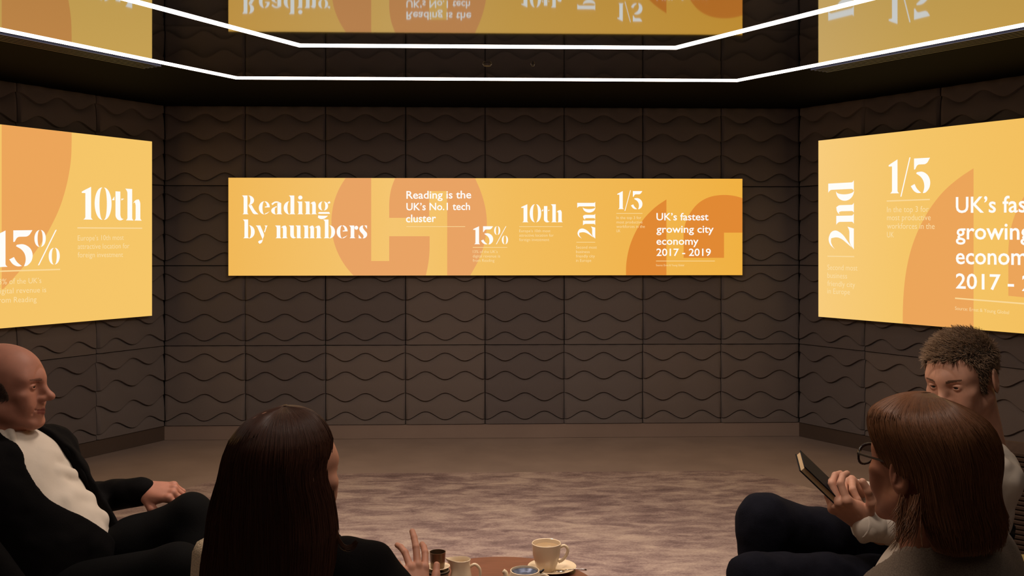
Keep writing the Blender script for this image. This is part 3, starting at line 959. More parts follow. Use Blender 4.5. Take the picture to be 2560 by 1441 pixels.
def np_mesh(name, v, f, mats, parent=None, mi=None, smooth=True):
    me = bpy.data.meshes.new(name)
    v = np.ascontiguousarray(v, np.float32); f = np.ascontiguousarray(f, np.int32)
    k = f.shape[1]
    me.vertices.add(len(v)); me.vertices.foreach_set('co', v.ravel())
    me.loops.add(f.size); me.loops.foreach_set('vertex_index', f.ravel())
    me.polygons.add(len(f))
    me.polygons.foreach_set('loop_start', np.arange(0, f.size, k, dtype=np.int32))
    try: me.polygons.foreach_set('loop_total', np.full(len(f), k, np.int32))
    except Exception: pass
    for m in (mats if isinstance(mats, (list, tuple)) else [mats]): me.materials.append(m)
    if mi is not None: me.polygons.foreach_set('material_index', np.ascontiguousarray(mi, np.int32))
    me.polygons.foreach_set('use_smooth', np.full(len(f), smooth, bool))
    me.update(calc_edges=True)
    me.validate()
    o = bpy.data.objects.new(name, me)
    COL.objects.link(o)
    if parent is not None:
        o.parent = parent
        o.location = -np.array(parent.location)      # parents here are unrotated, meshes are in world space
    return o

def basis(fwd, up):
    """rows: right, forward, up of a body frame"""
    y = unit(fwd); x = unit(np.cross(y, up)); z = np.cross(x, y)
    return np.array([x, y, z])

def dirn(yaw, pitch=0.0):
    """direction seen from the camera: yaw 0 = right, 90 = away, 180 = left, 270 = towards; pitch up"""
    a, p = math.radians(yaw), math.radians(pitch)
    return (RT * math.cos(a) + FW * math.sin(a)) * math.cos(p) + UP * math.sin(p)

# ---------------------------------------------------------------- head
def head_field(h=0.0022, jaw=1.0, nose=1.0, ear=1.0, smile=0.0, neck=0.056, brow=1.0, cran=1.0, neck_back=-0.05):
    F_ = Field((-0.11, -0.15, -0.25), (0.11, 0.15, 0.14), h)
    F_.ell((0, -0.018, 0.034), (0.0765 * cran, 0.098 * cran, 0.084 * cran), k=0)
    F_.ell((0, 0.024, 0.02), (0.066, 0.068, 0.07), k=0.03)               # forehead
    F_.ell((0, 0.028, -0.045), (0.058 * jaw, 0.058, 0.072), k=0.03)      # face mass
    for s in (-1, 1):
        F_.cap((s * 0.058 * jaw, -0.008, -0.052), (s * 0.020, 0.070, -0.103), 0.017, 0.017, k=0.025)
        F_.ell((s * 0.043, 0.060, -0.022), (0.024, 0.020, 0.018), k=0.018)       # cheekbone
        F_.ell((s * 0.036, 0.066, -0.050), (0.020, 0.018, 0.022), k=0.02)        # cheek
    [F_.cap((0, 0.081, 0.016), (s * 0.044, 0.066, 0.018), 0.0095 * brow, 0.0075, k=0.032) for s in (-1, 1)]  # brow ridge
    F_.ell((0, 0.078, -0.102), (0.020, 0.014, 0.014), k=0.015)           # chin
    F_.ell((0, 0.074, -0.068), (0.026, 0.020, 0.022), k=0.018)           # muzzle
    for s in (-1, 1):
        F_.ell((s * 0.032, 0.101, -0.001), (0.0185, 0.020, 0.0125), k=0.012, sub=True)
    # nose
    F_.cap((0, 0.078, 0.000), (0, 0.090, -0.034), 0.0100, 0.0135, k=0.012)
    F_.cap((0, 0.085, 0.010), (0, 0.107 * nose ** 0.3, -0.029), 0.0078, 0.0098, k=0.013)
    F_.ell((0, 0.1085 * nose ** 0.3, -0.034), (0.0105, 0.0110 * nose, 0.0095), k=0.010)
    for s in (-1, 1):
        F_.ell((s * 0.0112, 0.0970, -0.038), (0.0074, 0.0115, 0.0072), k=0.009)
        F_.ell((s * 0.0058, 0.104, -0.0470), (0.0026, 0.0045, 0.0026), k=0.002, sub=True)
    # lips
    zm = -0.071
    for s in (-1, 1):
        F_.cap((0, 0.0935, zm + 0.0038), (s * 0.023, 0.0800, zm + smile * 0.6), 0.0052, 0.0022, k=0.004)
        F_.cap((0, 0.0915, zm - 0.0055), (s * 0.020, 0.0800, zm + smile * 0.6), 0.0062, 0.0022, k=0.004)
        F_.cap((0, 0.100, zm - 0.0008), (s * 0.026, 0.0845, zm + smile), 0.0018, 0.0014, k=0.002, sub=True)
        F_.cap((s * 0.025, 0.0905, -0.052), (s * 0.034, 0.080, -0.074), 0.0014, 0.0014, k=0.006, sub=True)   # fold beside the mouth
    # eyeballs' lids
    for s in (-1, 1):
        F_.ell((s * 0.0315, 0.0755, 0.000), (0.0150, 0.0145, 0.0125), k=0.004)
        F_.ell((s * 0.0315, 0.0930, -0.0015), (0.0128, 0.0095, 0.0040), k=0.0015, sub=True)                    # eye opening
        F_.cap((s * 0.019, 0.090, 0.0085), (s * 0.044, 0.083, 0.0075), 0.0012, k=0.003, sub=True)              # lid crease
        F_.cap((s * 0.018, 0.0915, 0.0175), (s * 0.047, 0.080, 0.0195), 0.0035, 0.0022, k=0.004)              # brow
    # ears
    for s in (-1, 1):
        B = basis((s * 0.25, 1, -0.15), UP)
        c = np.array((s * 0.0755, -0.018, -0.008))
        F_.ell(c + V(s * 0.006, 0, 0), (0.0065 * 1.0, 0.0175 * ear, 0.0300 * ear), B, k=0.005)
        F_.ell(c + V(s * 0.012, 0.001, 0.004), (0.0050, 0.0105 * ear, 0.0190 * ear), B, k=0.003, sub=True)
        F_.cap(c + V(s * 0.008, 0.004, 0.014), c + V(s * 0.010, 0.006, -0.010), 0.0028, k=0.003)
    # neck
    F_.cap((0, -0.030, -0.055), (0, neck_back, -0.22), neck, neck * 1.12, k=0.03)
    F_.cap((0, 0.030, -0.150), (0, 0.010, -0.21), 0.016, 0.020, k=0.03)
    return F_

def skin_mat(name, col, lip):
    a = mat(name, col, 0.55, spec=0.35, noise=(28, 0.10), bump=(420, 0.04), sss=0.12)
    b_ = mat(name + '_lip', lip, 0.45, spec=0.4)
    return [a, b_]

def face_mi(pos, quads, brow_z=0.0185):
    c = pos[quads].mean(1)
    x, y, z = c.T
    mi = np.zeros(len(c), int)
    lipm = (np.abs(x) < 0.0235) & (y > 0.078) & (z < -0.0635 - np.abs(x) * 0.12) & (z > -0.0815 + np.abs(x) * 0.25)
    mi[lipm] = 1
    ax = np.abs(x)
    bz = 0.0170 + 0.10 * np.clip(ax - 0.018, 0, 1)
    br = (ax > 0.015) & (ax < 0.050) & (y > 0.05) & (np.abs(z - bz) < 0.0034 - 0.06 * np.clip(ax - 0.03, 0, 1))
    mi[br] = 2
    return mi

def add_eyes(parent, T, iris):
    """two eyeballs, white with iris and pupil faces"""
    mw = mat('eye_white', rgb(196, 180, 165), 0.2)
    mi_ = mat('eye_iris', iris, 0.2)
    mp_ = mat('eye_pupil', rgb(8, 7, 7), 0.1)
    for s in (-1, 1):
        bm = bmesh.new()
        bmesh.ops.create_uvsphere(bm, u_segments=24, v_segments=16, radius=0.0122)
        c = np.array((s * 0.0312, 0.0750, -0.0005))
        for f in bm.faces:
            f.smooth = True
            cc = f.calc_center_median()
            rr = math.hypot(cc.x - s * 0.000, cc.z + 0.002)
            f.material_index = 0 if cc.y < 0 or rr > 0.0058 else (1 if rr > 0.0024 else 2)
        for v in bm.verts:
            p = T(np.array([[v.co.x + c[0], v.co.y + c[1], v.co.z + c[2]]]))[0]
            v.co = Vector(p - np.array(parent.location))
        bm_obj('eye', bm, [mw, mi_, mp_], parent)

def place(B, o):
    return lambda P: np.asarray(P) @ B + o

def scalp(pos, quads, cond, n, seed=1):
    """n points and normals on the head surface where cond(x, y, z) holds; also those faces"""
    c = pos[quads].mean(1)
    nr = np.cross(pos[quads[:, 2]] - pos[quads[:, 0]], pos[quads[:, 3]] - pos[quads[:, 1]])
    nr /= np.linalg.norm(nr, axis=1, keepdims=True) + 1e-9
    if (nr * c).sum() < 0: nr = -nr
    ids = np.nonzero(cond(c[:, 0], c[:, 1], c[:, 2]))[0]
    r = np.random.default_rng(seed)
    pick = r.choice(ids, n)
    return c[pick] + r.normal(0, 0.0008, (n, 3)), nr[pick], ids

def scalp_cap(name, pos, quads, ids, T_, off, amp, m, parent):
    """thin under-layer of hair following the scalp"""
    nv = np.zeros_like(pos)
    fn = np.cross(pos[quads[:, 2]] - pos[quads[:, 0]], pos[quads[:, 3]] - pos[quads[:, 1]])
    for k in range(4): np.add.at(nv, quads[:, k], fn)
    nv /= np.linalg.norm(nv, axis=1, keepdims=True) + 1e-12
    if (nv * pos).sum() < 0: nv = -nv
    q = quads[ids]
    used, inv = np.unique(q, return_inverse=True)
    f = inv.reshape(q.shape)
    cnt = np.bincount(f.ravel(), minlength=len(used))
    inner = np.clip((cnt - 1) / 3.0, 0, 1)[:, None]
    p = pos[used]
    v = p + nv[used] * (off * inner - 0.0006 + amp * inner * vnoise(p / 0.006, 7)[:, None])
    return np_mesh(name, T_(v), f, m, parent)

# ---------------------------------------------------------------- hair tubes
def tubes(name, paths, r0, r1, m, parent, sides=3):
    """paths (N, M, 3): many thin tapered strands as one mesh"""
    P = np.asarray(paths, float); N, M, _ = P.shape
    T_ = np.gradient(P, axis=1)
    T_ /= np.linalg.norm(T_, axis=2, keepdims=True) + 1e-9
    ref = np.array([0.31, 0.52, 0.79])
    A = np.cross(T_, ref); A /= np.linalg.norm(A, axis=2, keepdims=True) + 1e-9
    Bn = np.cross(T_, A)
    t = np.linspace(0, 1, M)[None, :, None]
    rad = (np.asarray(r0).reshape(-1, 1, 1) if np.ndim(r0) else r0) * (1 - t) + r1 * t
    rings = [P + rad * (A * math.cos(a) + Bn * math.sin(a)) for a in np.linspace(0, 2 * math.pi, sides, endpoint=False)]
    v = np.stack(rings, 2).reshape(-1, 3)
    base = (np.arange(N)[:, None, None] * M + np.arange(M - 1)[None, :, None]) * sides + np.arange(sides)[None, None, :]
    nxt = (np.arange(N)[:, None, None] * M + np.arange(M - 1)[None, :, None]) * sides + ((np.arange(sides) + 1) % sides)[None, None, :]
    f = np.stack([base, nxt, nxt + sides, base + sides], -1).reshape(-1, 4)
    o = np_mesh(name, v, f, m, parent)
    return o

def hair_mat(name, col, rough=0.42):
    m = mat(name, col, rough, spec=0.4, island=0.3)
    m.node_tree.nodes['Principled BSDF'].inputs['Anisotropic'].default_value = 0.3
    return m

def fbm1(x, seed):
    P = np.stack([x, np.full_like(x, seed * 1.7), np.full_like(x, 0.3)], -1).reshape(-1, 3)
    return vnoise(P, seed).reshape(x.shape)

class HairEnv:
    """hair volume in camera-aligned metres about a head centre: widths left/right of centre, depth near/far per height"""
    def __init__(self, c, u, Lw, Rw, near, far, skirt=None):
        self.c = c; self.u = np.array(u); o = np.argsort(self.u)
        self.us = self.u[o]
        self.tab = [np.array(t)[o] for t in (Lw, Rw, near, far)]
    def pt(self, phi, u, scale=1.0):
        phi, u = np.broadcast_arrays(phi, u)
        L, R, Nn, Fr = [np.interp(u, self.us, t) for t in self.tab]
        cx = np.cos(phi); sy = np.sin(phi)
        r = np.where(cx > 0, R, L) * cx * scale
        f = np.where(sy > 0, Fr, Nn) * sy * scale
        return self.c + r[..., None] * RT + f[..., None] * FW + u[..., None] * UP

def hair_surface(env, name, m, parent, utop, ubot, open_fn, nphi=220, nu=90, groove=0.02, seed=1, scale=0.965, drift=0.15):
    phis = np.linspace(0, 2 * math.pi, nphi, endpoint=False)
    s = np.linspace(0, 1, nu)
    span = utop - ubot
    us = utop - span * (s ** 1.6)
    PH, U = np.meshgrid(phis, us)
    g = 1 + groove * (0.6 * vnoise(np.stack([np.cos(PH) * 14 + U * 4, np.sin(PH) * 14, U * 5], -1).reshape(-1, 3), seed).reshape(PH.shape)
                      + 0.4 * vnoise(np.stack([np.cos(PH) * 40, np.sin(PH) * 40, U * 7], -1).reshape(-1, 3), seed + 5).reshape(PH.shape))
    P = env.pt(PH + drift * fbm1(U * 6 + PH, seed), U, 1.0) 
    C = env.c + U[..., None] * UP
    P = C + (P - C) * (scale * g)[..., None]
    v = P.reshape(-1, 3)
    f = []
    for i in range(nu - 1):
        for j in range(nphi):
            if open_fn(phis[j], us[i]): continue
            k = (j + 1) % nphi
            f.append((i * nphi + j, (i + 1) * nphi + j, (i + 1) * nphi + k, i * nphi + k))
    return np_mesh(name, v, np.array(f), m, parent)

# ---------------------------------------------------------------- hand
FL = {'i': ((0.026, 0.088, 0.0), (0.043, 0.026, 0.021), 0.0090), 'm': ((0.006, 0.093, 0.002), (0.048, 0.030, 0.022), 0.0092),
      'r': ((-0.014, 0.088, 0.001), (0.044, 0.028, 0.021), 0.0087), 'l': ((-0.032, 0.078, -0.002), (0.034, 0.021, 0.018), 0.0077)}
def hand(name, wrist, fdir, dorsal, curls, thumb, mats, parent, left=True, splay=(6, 1, -4, -10), h=0.0016, scale=1.0, arm=0.07):
    """fdir: wrist to knuckles; dorsal: back of the hand; curls: four (mcp, pip, dip) degrees; thumb: three local unit-ish directions"""
    sx = 1 if left else -1
    F_ = Field((-0.12, -0.10, -0.15), (0.12, 0.23, 0.09), h)
    F_.cap((0, -arm, 0), (0, 0.0, 0), 0.027, 0.0235, k=0, flat=((0, 0, 1), 1.25))
    for key in 'imrl':
        b_, _, r = FL[key]
        b_ = np.array(b_) * (sx, 1, 1)
        F_.cap((b_[0] * 0.45, 0.004, -0.003), b_ + V(0, 0, -0.004), 0.0175, 0.0118, k=0.012)
    F_.ell((sx * 0.024, 0.036, -0.012), (0.015, 0.030, 0.014), k=0.012)      # ball of the thumb
    F_.ell((-sx * 0.024, 0.036, -0.010), (0.012, 0.034, 0.012), k=0.012)
    for key, cu, sp in zip('imrl', curls, splay):
        b_, ls, r = FL[key]
        p = np.array(b_) * (sx, 1, 1)
        ang = 0.0; yw = math.radians(-sp * sx)
        rr = r * 1.08
        F_.ell(p + V(0, 0, 0.002), (0.0095, 0.011, 0.009), k=0.006)
        for q, (l_, a_) in enumerate(zip(ls, cu)):
            ang += math.radians(a_)
            d = V(-math.sin(yw) * math.cos(ang), math.cos(yw) * math.cos(ang), -math.sin(ang))
            e = p + d * l_
            F_.cap(p, e, rr, rr * 0.90, k=0.003)
            p = e; rr *= 0.92
    p = V(sx * 0.020, 0.014, -0.008)
    rr = 0.0140
    for l_, d in zip((0.044, 0.033, 0.026), thumb):
        d = unit(np.array(d, float) * (sx, 1, 1))
        e = p + d * l_
        F_.cap(p, e, rr, rr * 0.86, k=0.006)
        p = e; rr *= 0.85
    pos, q = F_.mesh()
    y = unit(fdir); x = unit(np.cross(y, dorsal)); z = np.cross(x, y)
    B = np.array([x, y, z])
    o = np_mesh(name, (pos * scale) @ B + wrist, q, mats, parent)
    return o

def person(label, loc):
    o = empty('person', (loc[0], loc[1], 0.0))
    tag(o, label, 'person')
    return o

def sdf_part(name, fieldobj, m, parent, mi=None):
    pos, q = fieldobj.mesh()
    return np_mesh(name, pos, q, m, parent, mi)

def bounds(pts, pad):
    P = np.array(pts); return P.min(0) - pad, P.max(0) + pad

# ---------------------------------------------------------------- armchair
def armchair(label, seat_c, yaw, m_up, m_leg, w_=0.66, back_h=0.82, seat_h=0.43, depth=0.62, lean=0.16, m_back=None, group=None, taper=0.0, ribs=False, arms=False):
    """seat_c: ground point under the seat centre; yaw: facing direction seen from the camera"""
    f = dirn(yaw)
    root = empty('armchair', (seat_c[0], seat_c[1], 0.009), math.atan2(f[1], f[0]) - math.pi / 2)   # local +Y = facing
    tag(root, label, 'chair', group)
    bm = bmesh.new(); box_bm(bm, (0, 0, seat_h - 0.07), (w_ - 0.06, depth, 0.14), 0.035)
    bm_obj('seat', bm, m_up, root, True)
    bm = bmesh.new(); box_bm(bm, (0, -0.02, seat_h - 0.165), (w_, depth + 0.04, 0.05), 0.01)
    bm_obj('seat_frame', bm, m_leg, root)
    bm = bmesh.new()
    H = back_h - seat_h + 0.12
    vs_ = box_bm(bm, (0, 0, H / 2), (w_, 0.085, H), 0.03)
    for v in bm.verts:
        t = v.co.z / H
        v.co.x *= 1 - taper * t
        v.co.y += -depth / 2 - 0.03 - lean * t
        v.co.z += seat_h - 0.12
    bm_obj('backrest', bm, m_back or m_up, root, True)
    if ribs:
        for k in range(32):
            t = (k + 1) / 34.0
            ww = w_ * (1 - taper * t) - 0.03
            bm = bmesh.new()
            box_bm(bm, (0, -depth / 2 - 0.03 - lean * t + 0.047, seat_h - 0.12 + H * t), (ww, 0.010, H / 42), 0.003)
            bm_obj('rib', bm, m_back or m_up, root)
    if arms:
        for s in (-1, 1):
            bm = bmesh.new(); box_bm(bm, (s * (w_ / 2 - 0.03), -0.03, seat_h + 0.08), (0.06, depth, 0.22), 0.025)
            bm_obj('armrest', bm, m_back or m_up, root, True)
    for sx in (-1, 1):
        for sy in (-1, 1):
            bm = bmesh.new()
            r = bmesh.ops.create_cone(bm, segments=14, radius1=0.011, radius2=0.02, depth=seat_h - 0.18, cap_ends=True)
            for v in bm.verts:
                k = (0.5 - v.co.z / (seat_h - 0.18))
                v.co += Vector((sx * (w_ / 2 - 0.07) + sx * 0.03 * k, sy * (depth / 2 - 0.06) + sy * 0.03 * k, (seat_h - 0.18) / 2))
            bm_obj('leg', bm, m_leg, root, True)
    return root

# ================================================================ PEOPLE
brow_dark = mat('brow_hair', rgb(96, 62, 48), 0.8)
def head(root, centre, yaw, pitch, roll, mats, T_out=None, name='body', extra=None, **kw):
    F_ = head_field(**kw)
    if extra: extra(F_)
    pos, q = F_.mesh()
    mi = face_mi(pos, q)
    fwd = dirn(yaw, pitch)
    rt = unit(np.cross(fwd, UP))
    up = np.cross(rt, fwd)
    up = up * math.cos(math.radians(roll)) + rt * math.sin(math.radians(roll))
    B = basis(fwd, up)
    T_ = place(B, centre)
    # the neck stays upright on the shoulders: bend it back gradually
    return pos, q, mi, T_, B

m_legs_dark = mat('chair_leg_metal', rgb(25, 23, 22), 0.4, metal=0.6)
m_beige = mat('beige_weave', rgb(220, 196, 164), 0.85, spec=0.15, noise=(260, 0.28), bump=(260, 0.6))
m_suit = mat('black_suit_wool', rgb(13, 11, 11), 0.9, spec=0.08, noise=(300, 0.2), bump=(500, 0.2))
m_trou = mat('black_trouser_wool', rgb(11, 10, 10), 0.85, spec=0.08, bump=(500, 0.2))
m_shirt = mat('white_shirt_cotton', rgb(214, 200, 184), 0.8, spec=0.2, bump=(30, 0.25))
m_shoe = mat('black_leather', rgb(16, 13, 12), 0.3)

def shoe(parent, ankle, toe_dir, nm='shoe'):
    a = np.array(ankle, float); t = unit(np.array([toe_dir[0], toe_dir[1], 0.0]))
    g = np.array([a[0], a[1], 0.0])
    lo, hi = bounds([g - t * 0.1, g + t * 0.24, a], 0.09)
    F_ = Field(lo, hi, 0.005)
    F_.cap(g - t * 0.04 + UP * 0.045, g + t * 0.15 + UP * 0.035, 0.042, 0.036, k=0.02)
    F_.cap(g - t * 0.01 + UP * 0.05, a + UP * 0.0, 0.043, 0.042, k=0.03)
    F_.plane_cut((0, 0, 0.010), (0, 0, -1))
    sdf_part(nm, F_, m_shoe, parent)

# ---------------------------------------------------------------- 1. bald man at the left
skin1 = skin_mat('skin_ruddy', rgb(176, 118, 96), rgb(142, 78, 68))
hc = at(19, 966, 2.68)
P1 = person('bald smiling man in black suit and open white shirt, seated at left', hc)
pos, q, mi, T1, B1 = head(P1, hc, 2, 2, 0, skin1, smile=0.006, nose=1.18, neck=0.060, brow=1.1, jaw=1.04, neck_back=-0.035)
body_mats = skin1 + [mat('brow_faint', rgb(128, 84, 66), 0.8)]
np_mesh('body', T1(pos), q, body_mats, P1, mi)
add_eyes(P1, T1, rgb(70, 60, 50))

# short hair on the sides and back of the head
def cranium_pts(n, cond, r=(0.0775, 0.099, 0.085), c=(0, -0.018, 0.034)):
    out = []
    while len(out) < n:
        v = unit(RNG.normal(size=3))
        p = np.array(c) + v * np.array(r)
        if cond(p): out.append((p, unit(v / np.array(r))))
    return np.array([o[0] for o in out]), np.array([o[1] for o in out])
def short_hair(name, T_, pts, nrm, length, flow, stand, rad, m, parent, M=5, jit=0.35):
    n = len(pts)
    d0 = nrm * stand + flow + RNG.normal(size=(n, 3)) * jit
    d0 /= np.linalg.norm(d0, axis=1, keepdims=True)
    d1 = d0 * 0.5 + flow * 0.9 + RNG.normal(size=(n, 3)) * jit * 0.5
    d1 /= np.linalg.norm(d1, axis=1, keepdims=True) + 1e-9
    L = length * RNG.uniform(0.6, 1.15, n)[:, None]
    t = np.linspace(0, 1, M)
    path = np.stack([pts - nrm * 0.002 + L * (d0 * tt + (d1 - d0) * tt * tt * 0.5) for tt in t], 1)
    world = T_(path.reshape(-1, 3)).reshape(path.shape)
    return tubes(name, world, rad, rad * 0.25, m, parent)
hm1 = hair_mat('cropped_brown_hair', rgb(70, 54, 44))
def side1(x, y, z):
    top = np.interp(y, [-0.12, -0.05, 0.0, 0.025, 0.035], [0.050, 0.046, 0.036, 0.012, -0.02])
    bot = np.interp(y, [-0.12, -0.04, -0.005, 0.0, 0.035], [-0.06, -0.05, 0.024, -0.036, -0.030])
    return (y < 0.033) & (z < top) & (z > bot) & (np.abs(x) > 0.02 - 0.0 * y) & ~((np.abs(x) > 0.079) & (y < 0.002) & (y > -0.035) & (z < 0.025))
pts, nr, ids1 = scalp(pos, q, side1, 8500, 3)
scalp_cap('hair_underlayer', pos, q, ids1, T1, 0.0012, 0.0003, mat('stubble_brown', rgb(86, 62, 50), 0.85), P1)
short_hair('hair', T1, pts, nr, 0.010, np.array((0, -0.5, -0.6)), 0.3, 0.0008, hm1, P1)
def suit_torso(F_, pel, nk, left, w_=0.19, dep=1.0, k=0.06, belly=0.0, fwd=None, infl=0.0, sh=0.86):
    up = unit(nk - pel); left = unit(left - up * (left @ up)); f = np.cross(left, up) if fwd is None else fwd
    f = unit(f)
    if fwd is None: f = np.cross(left, up)          # left x up = forward
    B = np.array([left, f, up]); L = np.linalg.norm(nk - pel)
    q = lambda a, b, c: pel + left * a + f * b + up * c * L
    F_.ell(q(0, 0, 0.05), (0.165 + infl, 0.125 * dep + infl, 0.12), B, k=0)
    F_.ell(q(0, 0.02 + belly * 0.5, 0.30), (0.150 + infl, (0.115 + belly) * dep + infl, 0.16), B, k=k)
    F_.ell(q(0, 0.012, 0.62), (0.168 + infl, 0.118 * dep + infl, 0.18), B, k=k)
    F_.ell(q(0, -0.005, sh - 0.04), (0.150 + infl, 0.095 * dep + infl, 0.10), B, k=k)
    F_.cap(q(-w_ + 0.05, -0.01, sh), q(w_ - 0.05, -0.01, sh), 0.062 + infl, k=k * 0.7)
    F_.cap(q(0, -0.02, 0.9), q(0, -0.012, 1.02), 0.075 + infl, 0.055 + infl, k=k * 0.7)
    return B, q

pel, nk = at(150, 1495, 2.66), at(8, 1108, 2.69)
left1 = dirn(78)                     # his left points away from the camera
# shirt
lo, hi = bounds([pel, nk], 0.32)
Fs = Field(lo, hi, 0.005)
Bt, qt = suit_torso(Fs, pel, nk, left1, w_=0.165, belly=0.030)
ft = Bt[1]
Fs.noise(0.075, 0.009, 3, (1.4, 1.0, 0.6)); Fs.noise(0.035, 0.004, 4, (1.2, 1, 0.7))
# billow folds down the front
for (a, b_, c_, r) in ((-0.00, 0.125, 0.82, 0.020), (0.01, 0.142, 0.68, 0.022), (0.01, 0.160, 0.50, 0.028), (0.02, 0.168, 0.36, 0.030), (0.03, 0.160, 0.24, 0.024)):
    Fs.cap(qt(a, b_ - 0.03, c_ + 0.03), qt(a + 0.05, b_ - 0.03, c_ - 0.02), r, k=0.012)
sdf_part('shirt', Fs, m_shirt, P1)
# collar
Fc = Field(nk - 0.16, nk + 0.16, 0.003)
nb = T1(np.array([[0, -0.036, -0.150]]))[0]
def collar(F_, c, B, r=0.066, hgt=0.045, gap=0.35, th=0.005, flare=0.02):
    """standing shirt collar with two points: B rows left, fwd, up"""
    n = 26
    for i in range(n):
        a0 = math.pi / 2 + gap + (2 * math.pi - 2 * gap) * i / n
        a1 = math.pi / 2 + gap + (2 * math.pi - 2 * gap) * (i + 1) / n
        for hh in np.linspace(0, 1, 5):
            rr = r + flare * (1 - hh)
            e = lambda a: c + B[0] * rr * math.cos(a) + B[1] * rr * math.sin(a) + B[2] * (hgt * hh - 0.012 * (math.sin(a)) )
            F_.cap(e(a0), e(a1), th, k=0.006)
collar(Fc, nb + V(0, 0, -0.012), Bt, r=0.070, hgt=0.05)
for s in (-1, 1):
    p = nb + Bt[1] * 0.078 + Bt[0] * s * 0.022 + Bt[2] * (-0.018)
    Fc.cap(p + Bt[2] * 0.03 - Bt[1] * 0.008, p - Bt[2] * 0.045 + Bt[1] * 0.018 + Bt[0] * s * 0.03, 0.012, 0.006, k=0.006)
sdf_part('shirt_collar', Fc, m_shirt, P1)
# jacket
armR = [qt(-0.185, -0.01, 0.84), at(-95, 1330, 2.42), at(60, 1530, 2.40)]
armL = [qt(0.185, -0.01, 0.84), at(165, 1262, 2.92), at(352, 1226, 2.82)]
lo, hi = bounds([pel, nk] + armR + armL, 0.16)
Fj = Field(lo, hi, 0.0045)
suit_torso(Fj, pel, nk, left1, infl=0.028, belly=0.028)
Fj.chain(armR, [0.068, 0.058, 0.044], k=0.03)
Fj.chain(armL, [0.068, 0.056, 0.040], k=0.03)
Fj.noise(0.06, 0.006, 8); Fj.noise(0.03, 0.003, 9)
# front opening: a wedge cut down the chest
def wedge(F_, q, B, zs, xn, xf, ymin, k=0.004):
    o_ = q(0, 0, 0); L_ = np.linalg.norm(q(0, 0, 1) - o_)
    sl, g = F_.box(F_.lo, F_.lo + F_.h * F_.n, 0)
    x, y, z = g[0] - o_[0], g[1] - o_[1], g[2] - o_[2]
    a, b_, c_ = [B[i, 0] * x + B[i, 1] * y + B[i, 2] * z for i in range(3)]
    c_ = c_ / L_
    n_, f_ = np.interp(c_, zs, xn), np.interp(c_, zs, xf)
    d = np.maximum(np.maximum(n_ - a, a - f_), ymin - b_)
    d = np.maximum(d, (zs[0] - c_) * L_)
    F_.comb(sl, d.astype(np.float32), k, True)
wedge(Fj, qt, Bt, [0.12, 0.20, 0.35, 0.50, 0.65, 0.80, 0.95, 1.05], [0.06, 0.035, -0.025, -0.070, -0.098, -0.095, -0.068, -0.055], [0.07, 0.08, 0.095, 0.105, 0.10, 0.085, 0.06, 0.055], 0.0, 0.012)
Fj.cap(qt(0, 0.02, 1.12), qt(0, 0.03, 0.98), 0.062, 0.060, k=0.004, sub=True)
sdf_part('jacket', Fj, m_suit, P1)
# lapels: long folded strips either side of the opening
Fl = Field(*bounds([pel, nk], 0.24), 0.004)
def surf(a, c, dy=0.0):
    return qt(a, math.sqrt(max(0.001, 1 - (a / 0.188) ** 2)) * float(np.interp(c, [0.3, 0.62, 0.85, 1.0], [0.168, 0.140, 0.116, 0.09])) + dy, c)
for s_, tab in ((-1, ((-0.082, 0.95, -0.02), (-0.112, 0.82, 0.0), (-0.112, 0.64, 0.002), (-0.040, 0.36, 0.002))), (1, ((0.080, 0.95, -0.02), (0.104, 0.82, 0.0), (0.118, 0.64, 0.002), (0.105, 0.36, 0.002)))):
    Fl = Field(*bounds([pel, nk], 0.26), 0.004)
    Fl.chain([surf(*t) for t in tab], [0.016, 0.024, 0.022, 0.006], k=0.01, flat=(Bt[1] * 0.9 + Bt[0] * s_ * 0.7, 3.0))
    sdf_part('lapel', Fl, m_suit, P1)
# cuff and hands
Fk = Field(*bounds([armL[2], armL[2] + RT * 0.03], 0.06), 0.003)
Fk.cap(armL[2] - unit(armL[2] - armL[1]) * 0.012, armL[2] + UP * -0.004, 0.032, 0.032, k=0)
sdf_part('shirt_cuff', Fk, m_shirt, P1)
wl = armL[2] + unit(armL[2] - armL[1]) * 0.008
hand('hand', wl, RT * 1.0 + UP * -0.05 + FW * -0.1, UP * 0.9 + RT * 0.12 - FW * 0.45, [(38, 62, 40), (42, 62, 42), (46, 60, 42), (48, 58, 40)], [(0.6, 0.7, -0.5), (0.15, 0.9, -0.5), (-0.1, 0.95, -0.3)], skin1[:1], P1, left=True, arm=0.04)
wr = armR[2]
hand('hand', wr, RT * 1.0 - UP * 0.3 + FW * 0.1, UP * 0.8 - FW * 0.4, [(20, 30, 20)] * 4, [(0.8, 0.6, -0.2), (0.4, 0.9, -0.2), (0.2, 0.9, -0.2)], skin1[:1], P1, left=False, arm=0.05, h=0.0025)
# trousers: left leg crossed over with the knee up, right leg below
kL, aL = at(476, 1296, 2.74), at(500, 1640, 2.55)
kR, aR = at(440, 1430, 2.52), at(430, 1850, 2.62)
lo, hi = bounds([pel, kL, aL, kR, aR], 0.16)
Ft = Field(lo, hi, 0.0065)
Ft.ell(pel, (0.17, 0.15, 0.12), k=0)
Ft.chain([pel + Bt[0] * 0.09, (pel + Bt[0] * 0.09 + kL) / 2 + UP * 0.008, kL, (kL + aL) / 2, aL], [0.105, 0.088, 0.062, 0.060, 0.052], k=0.03)
Ft.chain([pel - Bt[0] * 0.09, kR, aR], [0.105, 0.068, 0.052], k=0.03)
Ft.noise(0.07, 0.005, 12)
sdf_part('trousers', Ft, m_trou, P1)
shoe(P1, aR, RT); 
